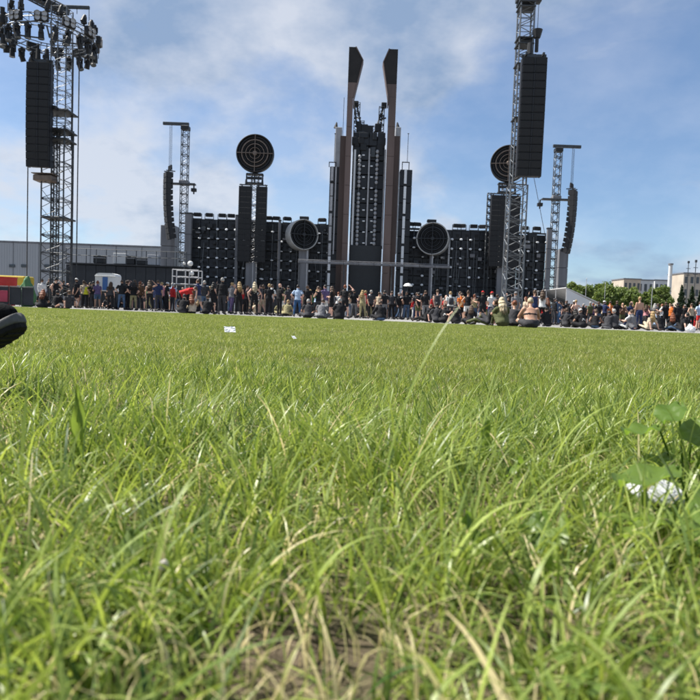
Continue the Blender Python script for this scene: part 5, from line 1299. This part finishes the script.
# the person resting beside the camera: only the toe of one sneaker reaches into view
B = make_body('recline', POSE['recline'])
pr = person(0, 1.5, 'recline', -math.pi / 2, ('tee', 'black'), ('long', 'charcoal'), ('short', 'brown'), label='person reclining on the grass with one black sneaker toe up in the air')
J = B['J']
def sneaker(k):
    A, ft = J['A' + k], J['ft' + k]
    fx = ft.cross(Vector((0, 0, 1))).normalized() if abs(ft.z) < .95 else Vector((1, 0, 0)); up = fx.cross(ft).normalized()
    if up.dot(Vector((0, -.3, 1))) < 0: up = -up; fx = -fx
    heel = A - ft * .075 - up * .085
    def sec(s, w, h0, h1, n=14):
        return (heel + ft * s + up * (h0 + h1) / 2, fx, up, w, (h1 - h0) / 2)
    up_s = [sec(-.012, .022, .022, .085), sec(.0, .034, .02, .105), sec(.04, .039, .02, .12), sec(.09, .042, .02, .125), sec(.135, .046, .02, .098), sec(.18, .05, .02, .092), sec(.21, .052, .02, .090), sec(.235, .051, .02, .087), sec(.258, .047, .022, .082), sec(.275, .039, .026, .074), sec(.287, .028, .032, .064), sec(.293, .014, .038, .054)]
    mb = MB(); loft(mb, up_s, 18); me_u = mb.mesh('shoe_upper', 'shoe_fabric', smooth=True)
    ctrl = ((-.022, .012), (-.014, .030), (.0, .038), (.03, .043), (.09, .043), (.15, .050), (.21, .056), (.25, .054), (.272, .047), (.286, .037), (.296, .024), (.300, .010))
    cs_ = np.array([c[0] for c in ctrl]); cw_ = np.array([c[1] for c in ctrl])
    def slab(z0, z1, g):
        secs = []
        for s_ in np.concatenate([np.linspace(-.022, .0, 6), np.linspace(.015, .25, 14), np.linspace(.258, .300, 12)]):
            wv = float(np.interp(s_, cs_, cw_)) + g; lf = .014 * max(0, (s_ - .19) / .11) ** 2; gg = g * (1 if s_ > .2 else -1 if s_ < 0 else 0)
            secs.append((heel + ft * (s_ + gg) + up * ((z0 + z1) / 2 + lf), wv))
        m2 = MB(); n = 20; vs = []
        for c, wv in secs:
            for i in range(n):
                a_ = 2 * math.pi * i / n; ca, sa = math.cos(a_), math.sin(a_)
                vs.append(c + fx * wv * math.copysign(abs(ca) ** .35, ca) + up * (z1 - z0) / 2 * math.copysign(abs(sa) ** .5, sa))
        k = len(secs)
        fs = [(q * n + i, q * n + (i + 1) % n, (q + 1) * n + (i + 1) % n, (q + 1) * n + i) for q in range(k - 1) for i in range(n)] + [tuple(range(n))[::-1], tuple(range((k - 1) * n, k * n))]
        m2.add(vs, fs); return m2
    rub = slab(.003, .025, .003).mesh('rubber_band', 'shoe_rubber', smooth=True)
    sl = slab(-.009, .007, .0)
    for i in range(15):
        s = .0 + i * .0195; c = heel + ft * s + up * (-.009 + .014 * max(0, (s - .19) / .11) ** 2); hw_ = float(np.interp(s, cs_, cw_)) * .72
        sl.add([c + fx * x + ft * y + up * z for x in (-hw_, hw_) for y in (-.006, .006) for z in (-.002, .004)], [(0, 1, 3, 2), (4, 6, 7, 5), (0, 4, 5, 1), (2, 3, 7, 6), (0, 2, 6, 4), (1, 5, 7, 3)])
    me_s = sl.mesh('tread', 'shoe_sole')
    mb = MB(); 
    for i in range(5):
        s = .125 + i * .022; hz = .108 - i * .0085
        mb.path([heel + ft * s + fx * -.03 + up * (hz - .014), heel + ft * (s + .004) + up * (hz + .004), heel + ft * s + fx * .03 + up * (hz - .014)], .004, 6)
    me_l = mb.mesh('laces', 'shoe_rubber')
    mb = MB(); loft(mb, [(c + up * .0005, x, y, rx * 1.03, ry * 1.03) for c, x, y, rx, ry in up_s[7:]], 18); me_t = mb.mesh('toe_cap', 'shoe_fabric', smooth=True)
    u_ = bpy.data.objects.new('sneaker', me_u); COL.objects.link(u_); u_.parent = pr
    for nm, me in (('rubber_band', rub), ('tread', me_s), ('laces', me_l), ('toe_cap', me_t)):
        o = bpy.data.objects.new(nm, me); COL.objects.link(o); o.parent = u_
    return heel + ft * .295 + up * .03
for k in 'LR': toe = sneaker(k)
print('TOE', tuple(toe), B['zmin'])
# slide the person so that the toe of the right sneaker sits where the photograph shows it
want = at(17, 328, 1.5)
wx, wy = toe.y, -toe.x
pr.location.x = want.x - wx; pr.location.y = 1.5 - wy
TOE = (wx, toe.z)

# white bag on the paving at the right
p = at(690.5, 331, 29.0)
bm = bmesh.new(); bmesh.ops.create_icosphere(bm, subdivisions=3, radius=1)
for v in bm.verts:
    k = 1 + .12 * math.sin(v.co.x * 6 + v.co.z * 4) + .08 * math.sin(v.co.y * 9)
    v.co = Vector((v.co.x * .21 * k, v.co.y * .17 * k, max(0, v.co.z * .5 + .35) * .33 * k + (.07 if v.co.z > .93 else 0)))
me = bpy.data.meshes.new('white_bag'); bm.to_mesh(me); bm.free(); me.materials.append(MAT['paper'])
tag(link('white_bag', me, None, (p.x, 29.0, GZ + .002)), 'crumpled white plastic bag on the paving beside red shorts', 'bag')

# ================================================================== GRASS
def blades(base, L, w, phi, bend, face, tint, segs, tilt=0.0):
    """curved tapering strips; base (n,3)"""
    n = len(L); t = np.linspace(0, 1, segs + 1)[None, :]
    ang = bend[:, None] * t                                   # turn away from upright along the blade
    dt = 1.0 / segs
    mid = np.reshape(tilt, (-1, 1)) + bend[:, None] * (t[:, 1:] - dt / 2) ** 1.3
    hs = np.concatenate([np.zeros((n, 1)), np.cumsum(np.sin(mid) * dt, 1)], 1) * L[:, None]
    zs = np.concatenate([np.zeros((n, 1)), np.cumsum(np.cos(mid) * dt, 1)], 1) * L[:, None]
    px_ = base[:, :1] + hs * np.cos(phi)[:, None]; py_ = base[:, 1:2] + hs * np.sin(phi)[:, None]; pz = base[:, 2:3] + zs
    wd = w[:, None] * np.clip((1.02 - t), 0, 1) ** .55 * (.55 + .45 * np.minimum(1, t * 4)) * .5
    tw = face[:, None] + .5 * t
    ox = np.cos(tw) * wd; oy = np.sin(tw) * wd
    A = np.stack([px_ - ox, py_ - oy, pz], -1); Bv = np.stack([px_ + ox, py_ + oy, pz], -1)
    V = np.stack([A, Bv], 2)                                   # n, segs+1, 2, 3
    idx = np.arange(n * (segs + 1) * 2).reshape(n, segs + 1, 2)
    F = np.stack([idx[:, :-1, 0], idx[:, :-1, 1], idx[:, 1:, 1], idx[:, 1:, 0]], -1).reshape(-1, 4)
    tn = np.broadcast_to(tint[:, None, None], (n, segs + 1, 2)).reshape(-1)
    return V.reshape(-1, 3), F, tn
def merge(parts):
    Vs, Fs, Ts, o = [], [], [], 0
    for V, F, T in parts: Vs.append(V); Fs.append(F + o); Ts.append(T); o += len(V)
    return np.concatenate(Vs), np.concatenate(Fs), np.concatenate(Ts)
U = rng.uniform
# --- near turf, blade by blade (about 0.3 m to 2.6 m from the camera)
def near_points(n, y0, y1):
    n2 = int(n * .45); y = y0 + (y1 - y0) * U(size=n); x = (U(size=n) * 2 - 1) * (.62 * y + .45)
    yf_ = y0 + (y1 - y0) * U(size=n2); xf_ = (.62 * yf_ + .45 + .9 * U(size=n2)) * np.where(U(size=n2) < .5, -1, 1)      # flanks, thinner
    return np.concatenate([x, xf_]), np.concatenate([y, yf_])
parts = []
n = 120000
x, y = near_points(n, .28, 2.9); n = len(x)
dn = vnoise(x, y, 5.5) * .55 + vnoise(x, y, 17) * .45
bare = np.clip((1.0 - y) / .5, 0, 1)                              # thinner, flatter turf close to the camera
keep = U(size=n) < np.clip((dn - .33 - .05 * bare) * 3.6, .05, 1)
x, y, dn, bare = x[keep], y[keep], dn[keep], bare[keep]; n = len(x)
L = (.016 + .050 * U(size=n) ** 1.6) * (.7 + .7 * dn)
tall = np.clip(1 - abs(y - 1.25) / .4, 0, 1) * np.clip((vnoise(x, y, 3.2) - .35) * 3, 0, 1); L *= 1 + 1.2 * tall
w = U(.0013, .0036, n) * (.75 + L * 7)
td = np.clip(rng.beta(1.5, 1.7, n) * .86, 0, .86); dead = U(size=n) < .05; td[dead] = U(.84, 1, dead.sum()); L[dead] *= .7
tl = U(0, 1.0, n) * (.5 + .7 * bare) + .9 * (U(size=n) < .3 * bare)
parts.append(blades(np.stack([x, y, relief(x, y) - .003 + .014 * U(size=n) ** 3], 1), L, w, U(0, 6.28, n), U(.1, 1.5, n), U(0, 6.28, n), td, 4, tl))
# --- tufts of long blades
tufts = []
for u, yy, cnt, ln, sp in ((300, 1.02, 60, .17, .07), (322, 1.12, 50, .15, .08), (385, .86, 60, .19, .06), (420, .95, 70, .17, .08), (355, .95, 40, .15, .08), (470, 1.05, 60, .15, .09), (520, 1.15, 60, .14, .09), (560, .98, 50, .13, .08), (595, 1.2, 50, .15, .1), (60, 1.1, 60, .17, .09), (25, .98, 50, .16, .08), (110, 1.2, 60, .16, .09), (160, 1.12, 60, .16, .09), (200, 1.25, 50, .15, .1), (245, 1.1, 50, .14, .09), (640, 1.1, 50, .15, .09), (690, .95, 50, .16, .08), (75, .7, 30, .13, .06), (430, .62, 36, .14, .06), (505, .66, 34, .13, .06), (470, .76, 40, .15, .06), (640, .66, 40, .12, .07), (280, .66, 26, .10, .07), (150, .62, 26, .11, .07), (20, .6, 26, .12, .06), (560, .56, 26, .10, .06), (350, .55, 20, .10, .06), (690, .58, 26, .12, .06), (230, .82, 30, .12, .08)):
    tufts.append((gx(u, yy), yy, int(cnt * 1.5), ln, sp))
for i in range(90):
    yy = rnd.uniform(.42, 1.0); tufts.append((rnd.uniform(-1, 1) * (.6 * yy + .1), yy, rnd.randint(12, 34), rnd.uniform(.07, .13), .05))
for i in range(90):
    yy = rnd.uniform(.9, 2.4); tufts.append((rnd.uniform(-1, 1) * (.6 * yy + .2), yy, rnd.randint(15, 40), rnd.uniform(.08, .14), .08))
for (tx, ty, cnt, ln, sp) in tufts:
    a = U(0, 6.28, cnt); r_ = sp * np.sqrt(U(size=cnt)) * .8
    bx, by = tx + np.cos(a) * r_, ty + np.sin(a) * r_
    Lb = ln * U(.5, 1.15, cnt); td = np.clip(rng.beta(2.2, 2, cnt) * .82, 0, .82); dd = U(size=cnt) < .02; td[dd] = U(.86, 1, dd.sum())
    parts.append(blades(np.stack([bx, by, relief(bx, by) - .004], 1), Lb, U(.0020, .0046, cnt), a + rng.normal(0, .7, cnt), U(.3, 2.1, cnt), a + 1.57 + rng.normal(0, .8, cnt), td, 9, U(0, .45, cnt)))
# --- a few single long arching blades that the photograph shows against the field
for u, yy, L1, ph, bn, w1 in ((372, .62, .29, .5, .75, .0034), (385, .7, .2, .1, 1.5, .006), (395, .68, .17, .2, 1.9, .006), (330, .8, .2, 2.9, 1.0, .004), (120, .8, .19, 2.8, .8, .005), (130, .8, .17, .4, .6, .005), (545, .9, .2, .1, 1.5, .005), (440, .55, .16, .3, 1.9, .006), (470, .52, .14, 3.0, 2.0, .006), (55, .55, .15, 2.6, 1.4, .006), (20, .75, .2, 1.8, .6, .005), (60, 1.0, .2, .3, .7, .004), (610, .9, .17, 2.9, .9, .005), (665, .7, .16, 2.6, 1.3, .006), (250, .6, .13, .2, 1.9, .006), (205, .55, .13, 3.3, 1.5, .006), (300, .5, .12, .4, 1.8, .006), (90, .5, .12, .6, 1.8, .007), (620, .5, .12, 2.8, 1.7, .006), (520, .5, .11, .8, 1.7, .006), (690, .62, .16, 2.2, .9, .007), (150, .52, .13, 1.2, 1.2, .006), (290, 1.15, .2, 1.9, .7, .004), (480, 1.2, .19, .9, .8, .004)):
    bx = gx(u, yy); one = lambda v: np.array([v])
    parts.append(blades(np.array([[bx, yy, float(relief(bx, yy))]]), one(L1), one(w1), one(ph), one(bn), one(ph + 1.4), one(rnd.uniform(.35, .75)), 14))
# --- broader blades thrown about close to the camera
n = 9500; x, y = near_points(n, .30, 1.5); n = len(x); kk = U(size=n) < np.clip((vnoise(x, y, 6) - .2) * 2, .1, 1); x, y = x[kk], y[kk]; n = len(x)
td = np.clip(rng.beta(1.8, 1.8, n) * .84, 0, .84); dd = U(size=n) < .03; td[dd] = U(.86, 1, dd.sum())
parts.append(blades(np.stack([x, y, relief(x, y) - .002], 1), U(.045, .13, n), U(.0032, .0068, n), U(0, 6.28, n), U(.2, 1.8, n), U(0, 6.28, n), td, 7, U(.1, 1.2, n)))
# --- flat dead straw on the soil
n = 5500; x, y = near_points(n, .28, 1.6); n = len(x)
parts.append(blades(np.stack([x, y, relief(x, y) + U(.001, .012, n)], 1), U(.02, .075, n), U(.0012, .0034, n), U(0, 6.28, n), U(1.5, 2.2, n), U(0, 6.28, n), U(.86, 1, n), 4))
V, F, T = merge(parts)
g = link('near_grass', np_mesh('near_grass', V, F, 'grass', T))
tag(g, 'loose tufts of long green grass with dry straw', 'grass', kind='stuff')

# --- small clover-like ground leaves between the blades
n = 5200; x, y = near_points(n, .3, 1.9); kk = vnoise(x, y, 4.1) > .52; x, y = x[kk], y[kk]; n = len(x)
zz = relief(x, y) + U(.004, .03, n); s = U(.003, .009, n); az = U(0, 6.28, n); tl = U(-.6, .6, n)
k = 6; an = np.linspace(0, 2 * np.pi, k, endpoint=False)
lx = np.cos(an)[None] * s[:, None] * .75; ly = np.sin(an)[None] * s[:, None]
wx_ = lx * np.cos(az)[:, None] - ly * np.sin(az)[:, None]; wy_ = lx * np.sin(az)[:, None] + ly * np.cos(az)[:, None]
wz_ = ly * np.sin(tl)[:, None]
V = np.stack([x[:, None] + wx_, y[:, None] + wy_, zz[:, None] + wz_], -1).reshape(-1, 3)
F = np.arange(n * k).reshape(n, k)
tag(link('ground_leaves', np_mesh('ground_leaves', V, F, 'weed', np.repeat(U(0, 1, n), k))), 'tiny round ground leaves between the near grass', 'ground leaves', kind='stuff')

# --- turf beyond: patches of blades spread by geometry nodes over the lawn
pcol = bpy.data.collections.new('turf_patches')
def patch(name, size, n, Lr, wr, segs, dead):
    x = (U(size=n) - .5) * size * 1.15; y = (U(size=n) - .5) * size * 1.15
    L = U(*Lr, n) * (.6 + .8 * vnoise(x + 3, y + 5, 9)); td = np.clip(rng.beta(1.1, 1.2, n) * .85, 0, .85); dd = U(size=n) < dead; td[dd] = U(.85, 1, dd.sum())
    V, F, T = blades(np.stack([x, y, np.full(n, -.004)], 1), L, U(*wr, n), U(0, 6.28, n), U(.2, 1.6, n), U(0, 6.28, n), td, segs, U(0, 1.25, n))
    o = bpy.data.objects.new(name, np_mesh(name, V, F, 'lawn_grass', T)); pcol.objects.link(o)
for i in range(5): patch('patch_a%d' % i, .5, 5000, (.010, .040), (.0012, .0027), 3, .07)
pcol2 = bpy.data.collections.new('turf_patches_far')
_p = pcol; pcol = pcol2
for i in range(5): patch('patch_b%d' % i, .9, 6000, (.010, .042), (.0018, .0045), 2, .07)
pcol = _p
def scatter(name, pts, coll, label):
    me = bpy.data.meshes.new(name); me.from_pydata([tuple(p) for p in pts], [], [])
    o = link(name, me); tag(o, label, 'grass', kind='stuff')
    ng = bpy.data.node_groups.new(name + '_nodes', 'GeometryNodeTree')
    ng.interface.new_socket('Geometry', in_out='INPUT', socket_type='NodeSocketGeometry'); ng.interface.new_socket('Geometry', in_out='OUTPUT', socket_type='NodeSocketGeometry')
    N = ng.nodes.new; gi = N('NodeGroupInput'); go = N('NodeGroupOutput'); ip = N('GeometryNodeInstanceOnPoints'); ci = N('GeometryNodeCollectionInfo')
    ci.inputs['Collection'].default_value = coll; ci.inputs['Separate Children'].default_value = True; ci.inputs['Reset Children'].default_value = True
    mp_ = N('GeometryNodeMeshToPoints')
    rv = N('FunctionNodeRandomValue'); rv.data_type = 'FLOAT_VECTOR'; rv.inputs[0].default_value = (0, 0, 0); rv.inputs[1].default_value = (0, 0, 6.283)
    rs = N('FunctionNodeRandomValue'); rs.data_type = 'FLOAT'; rs.inputs[2].default_value = .8; rs.inputs[3].default_value = 1.25
    ri = N('FunctionNodeRandomValue'); ri.data_type = 'INT'; ri.inputs[4].default_value = 0; ri.inputs[5].default_value = 4
    Lk = ng.links.new
    Lk(gi.outputs[0], mp_.inputs[0]); Lk(mp_.outputs[0], ip.inputs['Points']); Lk(ci.outputs[0], ip.inputs['Instance']); ip.inputs['Pick Instance'].default_value = True
    Lk(rv.outputs[0], ip.inputs['Rotation']); Lk(rs.outputs[1], ip.inputs['Scale']); Lk(ri.outputs[2], ip.inputs['Instance Index'])
    Lk(ip.outputs[0], go.inputs[0])
    md = o.modifiers.new('scatter', 'NODES'); md.node_group = ng
    return o
def spots(size, y0, y1, halfw, extra):
    out = []; y_ = y0
    while y_ < y1:
        hw = halfw(y_); x_ = -hw
        while x_ < hw:
            a = x_ + rnd.uniform(-.3, .3) * size; b = y_ + rnd.uniform(-.3, .3) * size
            if b < ey(a) - .15 - size * .4: out.append((a, b, float(relief(a, b))))
            x_ += size
        y_ += size
    return out
scatter('lawn_grass', spots(.36, 2.0, 8.0, lambda y: .66 * y + 1.9, 0) + [q for q in spots(.36, -1.8, 2.0, lambda y: 3.6, 0) if q[1] < 0 or abs(q[0]) > .62 * q[1] + 1.25], pcol, 'short bright green lawn grass of the field')
scatter('far_lawn_grass', spots(.66, 7.8, 31.0, lambda y: .60 * y + 3.0, 0), pcol2, 'short bright green lawn grass towards the crowd')

# --- broad-leaved weeds
def leaf_mesh(L, w, curl, notch=0.0, k=9):
    V = []; F = []
    for i in range(k + 1):
        t = i / k; pw = w * math.sin(math.pi * min(1, t * .93 + .04)) ** .7 * (1 - notch * abs(math.sin(t * 14)))
        zz = L * (math.sin(curl * t) / max(.01, curl)) * .55; yy = L * t * math.cos(curl * t * .6)
        for j in (-1, -.5, 0, .5, 1): V.append((pw * j / 2 * (1 + .06 * math.sin(7 * t + j * 3)), yy, zz - .10 * w * (1 - abs(j)) + .006 * math.sin(t * 11 + j * 4)))
    for i in range(k):
        for j in range(4): a = i * 5 + j; F.append((a, a + 1, a + 6, a + 5))
    return np_mesh('leaf', np.array(V), np.array(F), 'weed', np.full(len(V), rnd.uniform(.1, .9)))
def weed(u, Y, leaves, label, dz=0):
    x = gx(u, Y); z = float(relief(x, Y)); t = thing('broadleaf_weed', (x, Y, z), label, 'weed', 'broad-leaved weeds in the turf')
    st = MB(); 
    for lf in leaves:
        az, el, L, w, curl, stem = lf[:6]; le = R(lf[6]) if len(lf) > 6 else None
        a = R(az); e = R(el); d = Vector((math.cos(a) * math.cos(e), math.sin(a) * math.cos(e), math.sin(e)))
        st.tube((x, Y, z - .005), Vector((x, Y, z)) + d * stem, .0022, .0015, 5)
        link('leaf', leaf_mesh(L, w, curl), t, d * stem, (e * .8 if le is None else le, 0, a - math.pi / 2))
    st.build('stem', 'weed', t)
weed(684, 1.0, [(225, 70, .055, .044, .1, .15, -50), (318, 72, .055, .044, .1, .155, -45), (252, 72, .06, .048, .1, .125, -58), (300, 66, .055, .042, .1, .125, -40), (200, 60, .055, .042, .1, .12, -35), (270, 60, .055, .042, .1, .10, -50), (215, 50, .055, .042, .1, .085, -45), (240, 40, .06, .05, .1, .07, -45), (330, 50, .06, .05, .1, .08, -40)], 'dark broad-leaved weed standing above the grass by the white plastic lid')
weed(684, .74, [(200, 48, .08, .026, .3, .05, -20), (215, 55, .08, .028, .3, .06, -35), (250, 60, .075, .03, .2, .075, -45), (290, 55, .07, .03, .3, .06, -40), (330, 40, .07, .03, .3, .03, -20)], 'pale narrow-leaved weed rosette close beside the white plastic lid')
weed(78, .92, [(95, 84, .10, .016, .15, .03), (230, 45, .06, .02, .3, .03, -30), (310, 40, .06, .02, .3, .03, -30)], 'weed with one upright blunt leaf among the long tufts')
weed(485, .93, [(100, 78, .05, .016, .2, .05), (200, 30, .05, .02, .5, .02), (350, 35, .05, .02, .4, .02)], 'small weed with one pale upright leaf in the turf')
weed(520, .62, [(170, 35, .05, .03, .4, .03), (60, 30, .05, .03, .4, .03), (290, 25, .04, .03, .4, .02), (10, 45, .045, .028, .4, .03)], 'low round-leaved weed on bare soil under arching blades')
weed(105, .55, [(200, 25, .04, .028, .4, .02), (80, 30, .045, .03, .4, .02), (320, 25, .04, .028, .4, .02)], 'low round-leaved weed beside dry straw and a clover head')
weed(699, .80, [(205, 62, .085, .055, .2, .10, -35), (255, 66, .08, .055, .2, .085, -50), (230, 50, .075, .05, .2, .06, -40), (300, 60, .08, .055, .2, .09, -45)], 'large pale broad-leaved weed leaning beside the dark weed')
# clover heads
mat('clover_petal', (0.5, 0.47, 0.40), .7, 0, .2, 300)
def clover(u, Y, h, label):
    x = gx(u, Y); z = float(relief(x, Y)); t = thing('clover_flower', (x, Y, z), label, 'flower', 'white clover flowers')
    MB().tube((x, Y, z - .003), (x + .004, Y, z + h), .0012, .001, 5).build('stem', 'weed', t)
    mb = MB()
    for i in range(26):
        a = i * 2.4; e = math.asin(1 - 2 * (i + .5) / 26 * .85); d = Vector((math.cos(a) * math.cos(e), math.sin(a) * math.cos(e), math.sin(e)))
        c = Vector((x + .004, Y, z + h)); mb.tube(c + d * .001, c + d * .0042, .0006, .0012, 5)
    mb.build('petals', 'clover_petal', t)
clover(447, .60, .035, 'small white clover head under a yellow-green arching blade'); clover(156, .50, .05, 'whitish clover head on bare soil beside dry straw')
# litter
mat('lid_plastic', (0.42, 0.43, 0.44), .5, 0, .12, 60)
def paper(name, loc, sx, sy, label, cat, seed, rz, tilt):
    n = 9; q = random.Random(seed); V = []
    for i in range(n):
        for j in range(n):
            X_, Y_ = (i / (n - 1) - .5) * sx, (j / (n - 1) - .5) * sy
            V.append((X_, Y_,   .05 * min(sx, sy) * (math.sin(i * .9 + j * .7 + seed) + q.uniform(-.5, .5)) + .012))
    F = [(i * n + j, (i + 1) * n + j, (i + 1) * n + j + 1, i * n + j + 1) for i in range(n - 1) for j in range(n - 1)]
    me = bpy.data.meshes.new(name); me.from_pydata(V, [], F); me.materials.append(MAT['paper'])
    o = link(name, me, None, loc, (R(tilt), 0, rz)); md = o.modifiers.new('thickness', 'SOLIDIFY'); md.thickness = .0015
    return tag(o, label, cat)
yy = 6.6; x = gx(229.5, yy); paper('paper_scrap', (x, yy, float(relief(x, yy)) + .045), .11, .07, 'white crumpled paper scrap lying on the lawn', 'litter', 3, .4, 50)
yy = 5.0; x = gx(293, yy); paper('paper_scrap', (x, yy, float(relief(x, yy)) + .04), .035, .03, 'tiny white scrap lying alone on the open lawn', 'litter', 8, .9, 40)
yy = .86; x = gx(652, yy); z = float(relief(x, yy)) + .038
t = thing('plastic_lid', (x, yy, z - .01), 'white plastic cup lid half hidden in the grass below the broad leaves', 'lid')
M_ = Matrix.Translation((x, yy, z)) @ Matrix.Rotation(R(8), 4, 'X') @ Matrix.Rotation(R(6), 4, 'Y')
MB().lathe([(0, .006), (.026, .006), (.029, .009), (.031, .009), (.033, .002), (.036, 0), (.037, -.006), (.035, -.006), (.033, 0)], 32, M_).build('lid_disc', 'lid_plastic', t, True)
MB().lathe([(.020, .0062), (.021, .0078), (.0225, .0078), (.0235, .0062)], 32, M_).build('raised_rim', 'lid_plastic', t, True)
